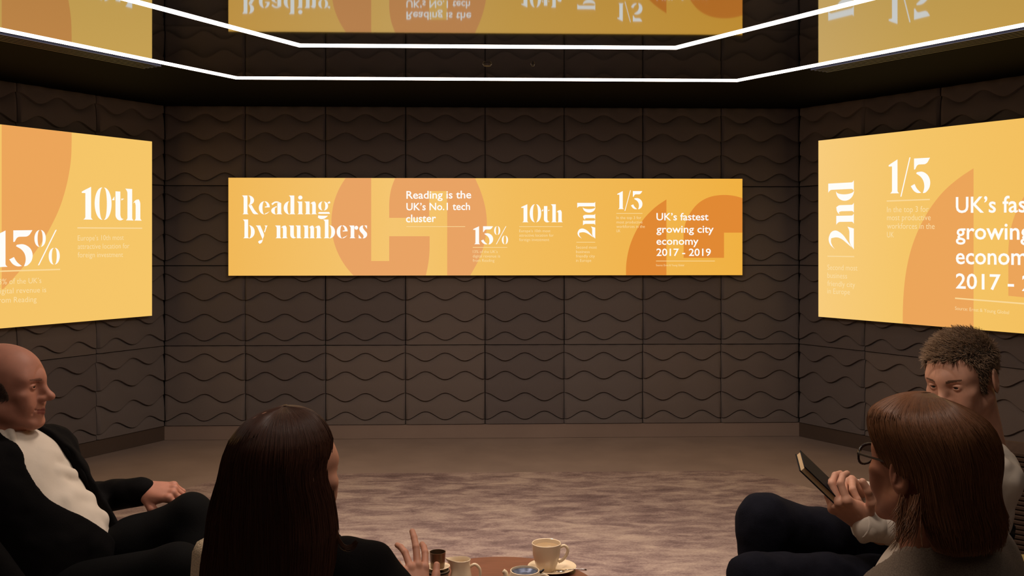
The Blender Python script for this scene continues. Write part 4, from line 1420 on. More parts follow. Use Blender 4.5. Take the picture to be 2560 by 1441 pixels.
# raised foot of the crossed leg
Fo = Field(*bounds([aL, aL + RT * 0.25 - UP * 0.12], 0.08), 0.005)
Fo.cap(aL + UP * 0.03, aL - UP * 0.06, 0.042, 0.042, k=0); Fo.cap(aL - UP * 0.06, aL - UP * 0.10 + RT * 0.17, 0.042, 0.032, k=0.03)
sdf_part('shoe', Fo, m_shoe, P1)
armchair('beige woven armchair under the bald man, mostly outside the frame', at(120, 1600, 2.66)[:2], 5, m_beige, m_legs_dark, back_h=0.86, lean=0.2)

# ---------------------------------------------------------------- 2. long-haired woman seen from behind
skin2 = skin_mat('skin_pale', rgb(200, 142, 116), rgb(160, 84, 76))
hc2 = at(716, 1176, 1.80)
P2 = person('woman in black with long dark hair, back to the viewer', hc2)
pos, q, mi, T2, B2 = head(P2, hc2, 48, -3, 0, skin2, jaw=0.92, nose=0.95, neck=0.048, brow=0.8, neck_back=-0.03, cran=0.93)
np_mesh('body', T2(pos), q, skin2 + [brow_dark], P2, mi)
add_eyes(P2, T2, rgb(60, 45, 35))
m_top = mat('black_knit', rgb(15, 12, 12), 0.9, spec=0.1, bump=(300, 0.2))
pel2, nk2 = at(770, 1700, 2.14), at(735, 1372, 1.95)
left2 = dirn(150)
armR2 = [at(868, 1430, 1.86), at(985, 1520, 1.86), at(1040, 1530, 2.02)]
lo, hi = bounds([pel2, nk2] + armR2, 0.26)
Fw = Field(lo, hi, 0.006)
Bw, qw = suit_torso(Fw, pel2, nk2, left2, w_=0.165, infl=-0.012)
aL2 = [qw(0.155, -0.01, 0.84), at(600, 1620, 2.2), at(760, 1600, 2.38)]
Fw.chain([qw(-0.14, -0.01, 0.86)] + armR2, [0.056, 0.058, 0.050, 0.034], k=0.03)
Fw.cap(at(935, 1402, 1.86), at(985, 1480, 1.90), 0.034, 0.036, k=0.03)
Fw.chain(aL2, [0.056, 0.05, 0.036], k=0.03)
Fw.noise(0.05, 0.005, 21)
sdf_part('jumper', Fw, m_top, P2)
hand('hand', at(1048, 1508, 2.04), UP * 0.80 + RT * -0.16 + FW * 0.55, RT * 0.45 - FW * 0.75 + UP * 0.4, [(14, 22, 12), (4, 14, 8), (16, 26, 14), (30, 40, 20)], [(0.7, 0.7, -0.2), (0.4, 0.9, -0.1), (0.2, 0.95, 0.0)], skin2[:1], P2, left=True, splay=(14, 3, -7, -14), scale=0.84, arm=0.05)
# legs
kl2, kr2 = at(900, 1660, 2.45), at(780, 1660, 2.5)
lo, hi = bounds([pel2, kl2, kr2, kl2 * V(1, 1, 0) + V(0, 0, 0.1), kr2 * V(1, 1, 0) + V(0, 0, 0.1)], 0.14)
Ft = Field(lo, hi, 0.008)
Ft.ell(pel2, (0.16, 0.14, 0.11), k=0)
for s, kn in ((-1, kl2), (1, kr2)):
    Ft.chain([pel2 + Bw[0] * s * 0.08, kn, kn * V(1, 1, 0) + V(0, 0, 0.10)], [0.095, 0.06, 0.045], k=0.03)
    shoe(P2, kn * V(1, 1, 0) + V(0, 0, 0.10), dirn(60))
sdf_part('trousers', Ft, m_trou, P2)
# hair
mmp = 1.80 / F
def wtab(cx, cz_, dc, rows, near):
    """rows: (y, left_x, right_x) in the photo -> heights about cz_ and half widths; near: how far each row bulges to the viewer"""
    k = dc / F
    return [CZ - (y - HZ) * (dc - 0.8 * nn * min(1.0, max(0.0, (y - rows[0][0] - 50) / 140.0))) / F - cz_ for (y, a, b_), nn in zip(rows, near)], [(cx - a) * k for y, a, b_ in rows], [(b_ - cx) * k for y, a, b_ in rows]
rows = [(1017, 722, 724), (1022, 690, 762), (1032, 654, 785), (1048, 622, 803), (1070, 600, 818), (1103, 580, 829), (1147, 566, 827), (1180, 559, 819), (1220, 552, 820), (1260, 538, 831), (1310, 524, 839), (1354, 519, 844), (1400, 514, 840), (1441, 507, 836), (1520, 503, 820)]
near = [0.004, 0.050, 0.070, 0.088, 0.102, 0.112, 0.116, 0.114, 0.108, 0.100, 0.094, 0.092, 0.088, 0.084, 0.08]
far = [0.004, 0.045, 0.062, 0.074, 0.082, 0.088, 0.088, 0.08, 0.06, 0.04, 0.03, 0.02, 0.015, 0.01, 0.01]
hcc = at(706, 1138, 1.80)
u_, L_, R_ = wtab(706, hcc[2], 1.80, rows, near)
E2 = HairEnv(hcc, u_, L_, R_, near, far)
hair2 = hair_mat('long_dark_hair', rgb(74, 45, 32), 0.45)
def open2(ph, u):
    a = (math.degrees(ph)) % 360
    return (4 < a < 100) and -0.115 < u < 0.05
hair_surface(E2, 'hair', hair2, P2, u_[0], u_[-1], open2, groove=0.035, seed=3, scale=0.955)
def env_strands(env, n, utop, ubot, phis, seed, M=22, out=0.0, drift=0.10, jit=0.012, ulen=None, flick=0.0, swirl=0.0, rag=0.02):
    r = np.random.default_rng(seed)
    ph0 = phis(r, n)
    t = np.linspace(0, 1, M)[None, :]
    ub = ubot if np.ndim(ubot) else np.full(n, ubot)
    ub = ub + r.uniform(0, rag, n)
    st = r.uniform(0.0, 0.25, n)[:, None] ** 1.5
    s = st + (1 - st) * t
    U = utop - (utop - ub[:, None]) * s ** 1.5
    ph = ph0[:, None] + drift * (fbm1(U * 5 + ph0[:, None] * 2, seed) + r.normal(0, 0.5, n)[:, None] * t)
    ph = ph + swirl * (t - 0.5)
    sc = 1.0 + jit * r.normal(0, 1, n)[:, None] + out + 0.010 * fbm1(U * 22 + ph0[:, None] * 60, seed + 3)
    if flick: sc = sc + flick * np.clip(t - 0.8, 0, 1) ** 1.5 * r.uniform(-0.3, 1.0, n)[:, None] * 8
    P = env.pt(ph, U)
    C = env.c + U[..., None] * UP
    return C + (P - C) * sc[..., None]
def ph_back(r, n):
    a = r.uniform(95, 368, n); return np.radians(a)
S = env_strands(E2, 5600, u_[0], u_[-1], ph_back, 5, jit=0.008)
tubes('hair_strands', S, 0.0008, 0.0004, hair2, P2)
o = bpy.data.objects[-1] if False else None
# the curl that flicks out over her right shoulder
r5 = np.random.default_rng(12)
cu = []
for i in range(70):
    j = r5.normal(0, 1, 3)
    pts_ = [at(836 + 3 * j[0], 1290, 1.80), at(842 + 2 * j[1], 1335, 1.79), at(852 + 3 * j[0], 1364 + 3 * j[2], 1.79), at(868, 1374 + 4 * j[2], 1.79), at(881 + 4 * j[1], 1368 + 4 * j[2], 1.79), at(889 + 3 * j[0], 1357 + 3 * j[2], 1.79)]
    pts_ = np.array(pts_)
    tt = np.linspace(0, 5, 16)
    cu.append(np.stack([np.interp(tt, range(6), pts_[:, a]) for a in range(3)], 1))
cu = np.array(cu)
for _ in range(2): cu[:, 1:-1] = (cu[:, :-2] + cu[:, 1:-1] * 2 + cu[:, 2:]) / 4
tubes('hair_curl', cu, 0.0010, 0.0004, hair_mat('dark_hair_tip', rgb(74, 46, 30), 0.35), P2)
armchair('beige woven armchair, its back showing beside long dark hair', (V(0, 0, 0) + CAM + FW * 1.90 - RT * 0.527 + dirn(36) * 0.29)[:2], 36, m_beige, m_legs_dark, w_=0.80, back_h=0.850, lean=0.01, taper=0.40, depth=0.46)

# ---------------------------------------------------------------- 3. fair-haired man with the notebook
skin3 = skin_mat('skin_fair', rgb(206, 152, 126), rgb(146, 84, 72))
hc3 = at(2404, 944, 2.60)
P3 = person('short-haired man in white shirt and navy trousers holding a notebook', hc3)
pos, q, mi, T3, B3 = head(P3, hc3, 216, -12, 3, skin3, neck=0.058, nose=1.05, brow=1.15, cran=0.97, ear=1.1, neck_back=-0.03)
np_mesh('body', T3(pos), q, skin3 + [mat('brow_fair', rgb(110, 78, 58), 0.8)], P3, mi)
add_eyes(P3, T3, rgb(60, 58, 52))
hm3 = hair_mat('short_ash_hair', rgb(150, 122, 96), 0.5)
def side3(x, y, z):
    line = np.interp(y, [-0.12, -0.05, -0.030, 0.002, 0.010, 0.032, 0.045, 0.060, 0.10], [-0.060, -0.050, 0.022, 0.022, -0.040, -0.030, 0.045, 0.066, 0.066])
    line = line + 0.004 * np.sin(x * 260) * (y > 0.03)
    return (z > line) & ~((np.abs(x) > 0.079) & (y < 0.004) & (y > -0.035) & (z < 0.028))
pts, nr, ids3 = scalp(pos, q, side3, 5600, 5)
scalp_cap('hair', pos, q, ids3, T3, 0.006, 0.002, mat('ash_hair_base', rgb(72, 58, 46), 0.8), P3)
top3 = np.clip((pts[:, 2:3] - 0.03) / 0.05, 0, 1)
flow = top3 * np.array([[0.25, 0.55, 0.10]]) + (1 - top3) * np.array([[0.0, -0.35, -0.75]])
short_hair('hair_strands', T3, pts + nr * 0.004, nr, 0.026 * (0.5 + 0.5 * top3), flow, 0.55 + 0.5 * top3, 0.0012, hm3, P3, M=6, jit=0.28)

m_navy = mat('navy_trouser_cotton', rgb(21, 21, 29), 0.9, spec=0.08, noise=(120, 0.15), bump=(400, 0.3))
pel3, nk3 = at(2385, 1490, 2.72), at(2398, 1088, 2.65)
left3 = dirn(286)
cuffL, cuffR = at(2172, 1312, 2.40), at(2156, 1238, 2.60)
armL3 = [at(2440, 1200, 2.54), at(2430, 1350, 2.48), cuffL]
armR3 = [at(2350, 1150, 2.82), at(2330, 1300, 2.74), cuffR]
lo, hi = bounds([pel3, nk3] + armL3 + armR3, 0.16)
Fs = Field(lo, hi, 0.005)
Bq, qq = suit_torso(Fs, pel3, nk3, left3, w_=0.155, infl=0.0)
Fs.chain([qq(0.13, -0.01, 0.84)] + armL3, [0.060, 0.066, 0.060, 0.042], k=0.03)
Fs.chain([qq(-0.15, -0.01, 0.86)] + armR3, [0.066, 0.066, 0.060, 0.042], k=0.03)
Fs.noise(0.05, 0.009, 41, (1, 1, 0.7)); Fs.noise(0.025, 0.004, 42)
sdf_part('shirt', Fs, m_shirt, P3)
Fc = Field(nk3 - 0.15, nk3 + 0.17, 0.0035)
collar(Fc, nk3 + V(0, 0, 0.01), Bq, r=0.066, gap=0.4)
sdf_part('shirt_collar', Fc, m_shirt, P3)
for c_, e_, r_ in ((cuffL, armL3[1], 0.038), (cuffR, armR3[1], 0.036)):
    d_ = unit(c_ - e_)
    Fk = Field(*bounds([c_, c_ + d_ * 0.05], 0.06), 0.003)
    Fk.cap(c_ - d_ * 0.01, c_ + d_ * 0.020, r_ + 0.003, r_, k=0)
    Fk.plane_cut(c_ + d_ * 0.028, d_)
    sdf_part('shirt_cuff', Fk, m_shirt, P3)
# waistcoat edge seen between the sleeves
Fv = Field(*bounds([pel3, nk3], 0.26), 0.006)
suit_torso(Fv, pel3, nk3, left3, w_=0.15, infl=0.012)
Fv.plane_cut(qq(0, 0, 0.56), Bq[2] + Bq[0] * 0.1)
Fv.noise(0.05, 0.008, 41, (1, 1, 0.7))
sdf_part('waistcoat', Fv, m_navy, P3)
# notebook held in both hands
bk = at(2048, 1198, 2.42)
ax1 = unit(RT * 0.72 - UP * 0.69 + FW * 0.05)         # long axis, down to the right
axn = unit(np.cross(ax1, -FW - UP * 0.32 + RT * -0.10))
if axn @ UP < 0: axn = -axn
axw = np.cross(ax1, axn)
if axw @ FW < 0: axw = -axw
BL, BWd, BT = 0.136, 0.090, 0.018
NB = empty('notebook', bk)
tag(NB, 'dark notebook with cream page edges held by the short-haired man', 'notebook')
m_cov = mat('notebook_cover', rgb(17, 16, 21), 0.7, spec=0.2)
m_pg = mat('notebook_pages', rgb(196, 166, 126), 0.8, noise=(500, 0.08))
def obox(name, c, e, m, parent, bev=0.002):
    bm = bmesh.new()
    Mx = Matrix(((ax1[0], axw[0], axn[0], 0), (ax1[1], axw[1], axn[1], 0), (ax1[2], axw[2], axn[2], 0), (0, 0, 0, 1)))
    box_bm(bm, c, e, bev, Mx)
    return bm_obj(name, bm, m, parent)
obox('page_block', (0, 0.0, 0), (BL - 0.006, BWd - 0.004, BT - 0.005), m_pg, NB, 0.001)
obox('cover', (0, 0, BT / 2 - 0.0015), (BL, BWd, 0.003), m_cov, NB, 0.001)
obox('cover', (0, 0, -BT / 2 + 0.0015), (BL, BWd, 0.003), m_cov, NB, 0.001)
# near (left) hand: palm towards the book's near edge, fingers under the book, thumb along the edge
dL = unit(cuffL - armL3[1])
wL3 = cuffL + dL * 0.010
hand('hand', wL3, unit(at(2078, 1246, 2.38) - wL3), -axn * 0.55 - FW * 0.75 + RT * -0.1, [(48, 50, 30), (50, 52, 30), (52, 52, 30), (54, 52, 30)], [(0.85, 0.6, -0.25), (0.45, 0.95, -0.35), (0.2, 1.0, -0.35)], skin3[:1], P3, left=True, arm=0.05, splay=(4, 0, -3, -6))
wR3 = cuffR + unit(cuffR - armR3[1]) * 0.010
hand('hand', wR3, unit(at(2084, 1196, 2.52) - wR3), axn * 0.15 + FW * 0.85 + RT * 0.35, [(60, 52, 30), (62, 52, 30), (64, 52, 30), (66, 50, 30)], [(0.95, 0.55, -0.45), (0.55, 0.95, -0.6), (0.35, 1.0, -0.6)], skin3[:1], P3, left=False, arm=0.05, splay=(4, 0, -3, -6))
# trousers
kA, aA = at(1908, 1302, 2.58), at(1912, 1740, 2.62)         # far leg, knee raised
kB, aB = at(1893, 1452, 2.34), at(1890, 1800, 2.62)
lo, hi = bounds([pel3, kA, aA, kB, aB], 0.16)
Ft = Field(lo, hi, 0.0065)
Ft.ell(pel3, (0.17, 0.15, 0.12), k=0)
Ft.chain([pel3 - Bq[0] * 0.09, (pel3 - Bq[0] * 0.09 + kA) / 2 + UP * 0.01, kA, (kA + aA) / 2 + RT * 0.0, aA], [0.100, 0.086, 0.068, 0.062, 0.052], k=0.02)
Ft.chain([pel3 + Bq[0] * 0.09, (pel3 + Bq[0] * 0.09 + kB) / 2 + UP * 0.015, kB, aB], [0.100, 0.088, 0.066, 0.052], k=0.02)
Ft.noise(0.07, 0.006, 52); Ft.noise(0.03, 0.003, 53)
sdf_part('trousers', Ft, m_navy, P3)
shoe(P3, aA * V(1, 1, 0) + V(0, 0, 0.1), -RT); shoe(P3, aB * V(1, 1, 0) + V(0, 0, 0.1), -RT)
m_rib = mat('brown_ribbed_fabric', rgb(66, 50, 40), 0.85, spec=0.1, noise=(60, 0.10), bump=(200, 0.2))
armchair('brown ribbed armchair behind the man with the notebook', at(2470, 1500, 2.86)[:2], 228, m_rib, m_legs_dark, w_=0.74, back_h=0.815, lean=0.12, ribs=True)

# ---------------------------------------------------------------- 4. man with glasses, grey jacket
skin4 = skin_mat('skin_tan', rgb(164, 108, 84), rgb(134, 76, 64))
hc4 = at(2314, 1163, 1.76)
P4 = person('person in grey jacket and glasses with brown collar-length hair, seen from behind', hc4)
pos, q, mi, T4, B4 = head(P4, hc4, 115, 4, 0, skin4, neck=0.054, ear=1.12, neck_back=-0.030, cran=0.94)
np_mesh('body', T4(pos), q, skin4 + [brow_dark], P4, mi)
add_eyes(P4, T4, rgb(60, 50, 40))
# glasses
m_gl = mat('glasses_frame', rgb(30, 18, 14), 0.3)
gr = []
def loc4(x, y, z): return T4(np.array([[x, y, z]]))[0]
Fg = Field(*bounds([loc4(s * 0.08, y, 0) for s in (-1, 1) for y in (-0.03, 0.125)], 0.04), 0.0014)
for s in (-1, 1):
    n = 22
    ring = []
    for i in range(n + 1):
        a = 2 * math.pi * i / n
        ex = 0.80
        cx_ = math.copysign(abs(math.cos(a)) ** ex, math.cos(a)); sz_ = math.copysign(abs(math.sin(a)) ** ex, math.sin(a))
        ring.append(loc4(s * 0.033 + cx_ * 0.0235, 0.113 - abs(s * 0.033 + cx_ * 0.0235) * 0.14, -0.006 + sz_ * 0.0185))
    for i in range(n): Fg.cap(ring[i], ring[i + 1], 0.0022 if math.sin(2 * math.pi * i / n) < 0.3 else 0.0030, k=0.001)
    Fg.cap(loc4(s * 0.055, 0.105, 0.002), loc4(s * 0.072, 0.090, 0.003), 0.0030, k=0.002)
    Fg.cap(loc4(s * 0.072, 0.090, 0.003), loc4(s * 0.081, -0.008, 0.010), 0.0022, k=0.002)
    Fg.cap(loc4(s * 0.081, -0.008, 0.010), loc4(s * 0.082, -0.030, -0.010), 0.0020, k=0.002)
Fg.cap(loc4(-0.011, 0.1115, 0.0), loc4(0.011, 0.1115, 0.0), 0.0024, k=0.002)
sdf_part('glasses', Fg, m_gl, P4)
m_lens = bpy.data.materials.new('lens_glass'); m_lens.use_nodes = True
b = m_lens.node_tree.nodes['Principled BSDF']; b.inputs['Transmission Weight'].default_value = 1.0; b.inputs['Roughness'].default_value = 0.0; b.inputs['IOR'].default_value = 1.1
b.inputs['Base Color'].default_value = (0.95, 0.95, 0.95, 1)
gobj = bpy.data.objects['glasses']
for s in (-1, 1):
    vv = []; n = 20
    for y_ in (0.1125, 0.1135):
        for i in range(n):
            a = 2 * math.pi * i / n
            x_ = s * 0.033 + math.cos(a) * 0.022
            vv.append(loc4(x_, y_ - abs(x_) * 0.14, -0.006 + math.sin(a) * 0.017) - hc4 * V(1, 1, 0))
    fc = [tuple(range(n)), tuple(reversed(range(n, 2 * n)))] + [(i, (i + 1) % n, n + (i + 1) % n, n + i) for i in range(n)]
    lo_ = mesh_obj('lens', vv, fc, m_lens, gobj)
    lo_.location = hc4 * V(1, 1, 0)

rows = [(983, 2296, 2300), (987, 2262, 2330), (994, 2240, 2352), (1006, 2218, 2385), (1024, 2190, 2422), (1045, 2180, 2448), (1075, 2179, 2466), (1110, 2185, 2478), (1150, 2196, 2485), (1190, 2204, 2483), (1230, 2206, 2478), (1270, 2207, 2482), (1310, 2216, 2490), (1345, 2232, 2490), (1385, 2270, 2480)]
near = [0.004, 0.042, 0.058, 0.080, 0.098, 0.110, 0.118, 0.122, 0.124, 0.124, 0.122, 0.120, 0.118, 0.115, 0.11]
far = [0.004, 0.04, 0.055, 0.075, 0.09, 0.098, 0.104, 0.104, 0.1, 0.09, 0.07, 0.05, 0.03, 0.02, 0.01]
u4, L4, R4 = wtab(2330, at(2330, 1138, 1.76)[2], 1.76, rows, near)
E4 = HairEnv(at(2330, 1138, 1.76), u4, L4, R4, near, far)
hair4 = hair_mat('brown_collar_hair', rgb(122, 80, 52), 0.42)
def cut4(u):
    """azimuth (deg) where the hair starts on the ear side, by height"""
    return float(np.interp(u, [-0.16, -0.11, -0.08, -0.05, -0.030, -0.022, -0.015, 0.03, 0.06], [222, 230, 234, 234, 228, 205, 174, 162, 150]))
def open4(ph, u):
    a = math.degrees(ph) % 360
    return u < 0.06 and 62 < a < cut4(u)
hair_surface(E4, 'hair', hair4, P4, u4[0], u4[-1], open4, groove=0.04, seed=13, scale=0.955)
r9 = np.random.default_rng(77)
def ph_full(r, n): return np.radians(r.uniform(0, 360, n))
allS = []
N4 = 7000
S = env_strands(E4, N4, u4[0], u4[-1], ph_full, 15, jit=0.010, drift=0.34, flick=0.10, M=24, swirl=0.55, rag=0.055)
# cut strands short where the face is open: keep those whose path stays in covered area, trim others to end above the brow/ear
keep = []
cc = E4.c
for st in S:
    rel = st - cc
    ang = np.degrees(np.arctan2(rel @ FW, rel @ RT)) % 360
    uu = rel @ UP
    bad = np.array([(u < 0.06 and 62 < a < cut4(u) + 2) for a, u in zip(ang, uu)])
    if bad.any():
        i = int(np.argmax(bad))
        if i < 5: continue
        seg = st[:i]
        st = np.stack([np.interp(np.linspace(0, i - 1, st.shape[0]), range(i), seg[:, a]) for a in range(3)], 1)
    keep.append(st)
tubes('hair_strands', np.array(keep), 0.0007, 0.0004, hair4, P4)
# tufts: locks that flick out at the nape
fl = []
for i in range(150):
    x0 = r9.uniform(2246, 2305); y0 = r9.uniform(1232, 1310); d0 = 1.642 + 0.05 * abs(x0 - 2355) / 130 + r9.uniform(0, 0.02)
    out = (x0 - 2350) / 130
    L = r9.uniform(45, 85)
    sw = -r9.uniform(8, 34) if x0 < 2300 else out * r9.uniform(-10, 12)
    pts_ = [at(x0, y0, d0), at(x0 + sw * 0.2, y0 + L * 0.45, d0 - 0.006), at(x0 + sw * 0.6, y0 + L * 0.8, d0 - 0.012), at(x0 + sw, y0 + L, d0 - 0.022)]
    pts_ = np.array(pts_); tt = np.linspace(0, 3, 9)
    fl.append(np.stack([np.interp(tt, range(4), pts_[:, a]) for a in range(3)], 1))
tubes('hair_ends', np.array(fl), 0.0008, 0.0003, hair4, P4)
m_tweed = mat('grey_tweed', rgb(122, 108, 95), 0.9, spec=0.1, noise=(420, 0.25), bump=(420, 0.15), sheen=0.05)
pel4, nk4 = at(2385, 1800, 1.90), at(2340, 1384, 1.75)
left4 = dirn(222)
lo, hi = bounds([pel4, nk4], 0.34)
Fj = Field(lo, hi, 0.0055)
Bj, qj = suit_torso(Fj, pel4, nk4, left4, w_=0.178, infl=0.014, sh=0.73)
aL4 = [qj(0.18, 0.0, 0.68), qj(0.25, 0.0, 0.36), qj(0.15, 0.22, 0.22)]
aR4 = [qj(-0.135, 0.0, 0.64), qj(-0.20, 0.04, 0.34), qj(-0.15, 0.22, 0.22)]
Fj.chain(aL4, [0.070, 0.060, 0.042], k=0.035); Fj.chain(aR4, [0.070, 0.060, 0.042], k=0.035)
Fj.noise(0.07, 0.005, 61)
Fj.cap(qj(0, 0.01, 1.3), qj(0, 0.0, 1.06), 0.050, 0.048, k=0.004, sub=True)
wedge(Fj, qj, Bj, [0.20, 0.35, 0.60, 0.80, 0.95, 1.1], [0.0, -0.015, -0.04, -0.055, -0.05, -0.045], [0.0, 0.015, 0.04, 0.055, 0.05, 0.045], 0.02, 0.008)
sdf_part('jacket', Fj, m_tweed, P4)
Fs = Field(*bounds([pel4, nk4], 0.24), 0.006)
suit_torso(Fs, pel4, nk4, left4, w_=0.165, infl=-0.002, sh=0.70)
Fs.cap(qj(0, 0.01, 1.3), qj(0, 0.0, 1.06), 0.048, 0.046, k=0.004, sub=True)
sdf_part('shirt', Fs, m_shirt, P4)
Fc = Field(nk4 - 0.2, nk4 + 0.2, 0.004)
n = 30
for i in range(n):
    a0, a1 = [math.pi / 2 + 0.35 + (2 * math.pi - 0.7) * j / n for j in (i, i + 1)]
    def ce(a, r, z): return qj(r * math.cos(a), r * 0.9 * math.sin(a) - 0.005, 1.0) + UP * z
    if abs(math.cos((a0 + a1) / 2 - math.pi / 2)) > 0.72 and math.sin(a0) > 0: continue
    Fc.cap(ce(a0, 0.078, 0.010), ce(a1, 0.078, 0.010), 0.008, k=0.006)
    Fc.cap(ce(a0, 0.094, -0.018), ce(a1, 0.094, -0.018), 0.008, k=0.012)
    Fc.cap(ce(a0, 0.108, -0.040), ce(a1, 0.108, -0.040), 0.007, k=0.012)
sdf_part('jacket_collar', Fc, m_tweed, P4)
for w_r, lf in ((aL4, True), (aR4, False)):
    hand('hand', w_r[2], unit(w_r[2] - w_r[1]), UP, [(25, 35, 20)] * 4, [(0.8, 0.6, -0.2), (0.4, 0.9, -0.2), (0.2, 0.9, -0.2)], skin4[:1], P4, left=lf, arm=0.05, h=0.0028)
kl4, kr4 = pel4 + dirn(186) * 0.42 + UP * 0.02, pel4 + dirn(160) * 0.40 + UP * 0.02
lo, hi = bounds([pel4, kl4, kr4, kl4 * V(1, 1, 0) + V(0, 0, 0.1), kr4 * V(1, 1, 0) + V(0, 0, 0.1)], 0.14)
Ft = Field(lo, hi, 0.008)
Ft.ell(pel4, (0.16, 0.14, 0.11), k=0)
for s, kn in ((1, kl4), (-1, kr4)):
    Ft.chain([pel4 + Bj[0] * s * 0.08, kn, kn * V(1, 1, 0) + V(0, 0, 0.10)], [0.095, 0.066, 0.05], k=0.03)
    shoe(P4, kn * V(1, 1, 0) + V(0, 0, 0.10), left4 * 0 + Bj[1])
sdf_part('trousers', Ft, m_trou, P4)
armchair('beige woven armchair under the person in grey, mostly below the frame', pel4[:2], 132, m_beige, m_legs_dark, w_=0.60, back_h=0.70, lean=0.05, depth=0.5)

# ================================================================ COFFEE TABLE AND CHINA
m_wood = mat('table_walnut', rgb(112, 68, 52), 0.35, spec=0.4, noise=(14, 0.18, (1, 8, 1)))
m_china = mat('glazed_china', rgb(226, 204, 172), 0.25, spec=0.5, coat=0.3)
m_steel = mat('brushed_steel', rgb(120, 98, 76), 0.3, metal=0.9, noise=(40, 0.15, (1, 1, 0.1)))
m_greyc = mat('grey_stoneware', rgb(150, 138, 122), 0.4)
m_tea = mat('milky_coffee', rgb(168, 140, 104), 0.2, coat=0.5)
m_blue = mat('pot_strainer_steel', rgb(120, 128, 150), 0.25, metal=0.7, noise=(60, 0.3))
TZ = 0.50
tc_ = at(1252, 1441, 2.785); tc_[2] = 0.009
tb = empty('coffee_table', tc_)
tag(tb, 'round brown wooden coffee table with china on it', 'table')
def lathe(name, prof, m, parent, loc=(0, 0, 0), seg=48, smooth=True):
    """prof: list of (r, z), outside then inside"""
    v, f = [], []
    n = len(prof)
    for i in range(seg):
        a = 2 * math.pi * i / seg
        for r, z in prof: v.append((r * math.cos(a) + loc[0], r * math.sin(a) + loc[1], z + loc[2]))
    for i in range(seg):
        j = (i + 1) % seg
        for k in range(n - 1): f.append((i * n + k, j * n + k, j * n + k + 1, i * n + k + 1))
    f.append(tuple(j * n for j in reversed(range(seg))))
    f.append(tuple(j * n + n - 1 for j in range(seg)))
    o = mesh_obj(name, v, f, m, parent)
    if smooth:
        bm = bmesh.new(); bm.from_mesh(o.data)
        bmesh.ops.remove_doubles(bm, verts=bm.verts, dist=1e-5)
        for fc in bm.faces: fc.smooth = len(fc.verts) < 6
        for e in bm.edges:
            if len(e.link_faces) == 2 and e.calc_face_angle(0) > 0.7: e.smooth = False
        bmesh.ops.recalc_face_normals(bm, faces=bm.faces)
        bm.to_mesh(o.data); bm.free()
    return o
lathe('table_top', [(0.27, TZ - 0.039), (0.28, TZ - 0.029), (0.28, TZ - 0.013), (0.276, TZ - 0.0095)], m_wood, tb, seg=72)
lathe('pedestal', [(0.03, 0.02), (0.03, TZ - 0.039)], m_legs_dark, tb, seg=24)
lathe('base', [(0.19, 0.012), (0.18, 0.022), (0.03, 0.03)], m_legs_dark, tb, seg=48)

def tube_obj(name, pts, rad, m, parent, seg=10, flat=1.0):
    """smooth tube through points (catmull-rom)"""
    P = [np.array(p, float) for p in pts]; P = [2 * P[0] - P[1]] + P + [2 * P[-1] - P[-2]]
    Q = []; n = 6
    for i in range(1, len(P) - 2):
        for t in np.linspace(0, 1, n, endpoint=(i == len(P) - 3)):
            Q.append(0.5 * ((2 * P[i]) + (-P[i - 1] + P[i + 1]) * t + (2 * P[i - 1] - 5 * P[i] + 4 * P[i + 1] - P[i + 2]) * t * t + (-P[i - 1] + 3 * P[i] - 3 * P[i + 1] + P[i + 2]) * t ** 3))
    Q = np.array(Q); rr = np.interp(np.linspace(0, 1, len(Q)), np.linspace(0, 1, len(rad)), rad) if np.ndim(rad) else np.full(len(Q), rad)
    T_ = np.gradient(Q, axis=0); T_ /= np.linalg.norm(T_, axis=1, keepdims=True)
    ref = np.array([0.1, 0.95, 0.05]); A = np.cross(T_, ref); A /= np.linalg.norm(A, axis=1, keepdims=True); Bn = np.cross(T_, A)
    v = []
    for q_, a, b_, r in zip(Q, A, Bn, rr):
        for k in range(seg):
            an = 2 * math.pi * k / seg
            v.append(q_ + r * (a * math.cos(an) + b_ * flat * math.sin(an)))
    f = [(i * seg + k, i * seg + (k + 1) % seg, (i + 1) * seg + (k + 1) % seg, (i + 1) * seg + k) for i in range(len(Q) - 1) for k in range(seg)]
    f += [tuple(reversed(range(seg))), tuple((len(Q) - 1) * seg + k for k in range(seg))]
    return mesh_obj(name, v, f, m, parent, True)

def ground(px, py, d, z):
    p = at(px, py, d); p[2] = z; return p
# mug on saucer
sc = ground(1380, 1430, 2.93, TZ)
SA = empty('saucer', sc); tag(SA, 'white saucer under the large white cup', 'saucer')
lathe('dish', [(0.030, 0.0005), (0.034, 0.0005), (0.052, 0.006), (0.072, 0.013), (0.073, 0.0145), (0.071, 0.0150), (0.050, 0.0085), (0.030, 0.0050), (0.0, 0.0050)], m_china, SA)
cp = ground(1366, 1430, 2.92, TZ + 0.0052)
CU = empty('cup', cp); tag(CU, 'tall white coffee cup with handle, filled with milky coffee', 'cup')
lathe('bowl', [(0.0, 0.0), (0.024, 0.0), (0.027, 0.004), (0.034, 0.022), (0.0405, 0.046), (0.0435, 0.074), (0.0440, 0.081), (0.0425, 0.0825), (0.0408, 0.081), (0.0400, 0.074), (0.0370, 0.046), (0.030, 0.022), (0.020, 0.008), (0.0, 0.008)], m_china, CU)
lathe('coffee', [(0.0385, 0.066), (0.0398, 0.0705), (0.0, 0.0705)], m_tea, CU)
tube_obj('handle', [RT * 0.040 + UP * 0.068, RT * 0.054 + UP * 0.073, RT * 0.064 + UP * 0.062, RT * 0.060 + UP * 0.045, RT * 0.048 + UP * 0.030, RT * 0.036 + UP * 0.024], 0.0045, m_china, CU)
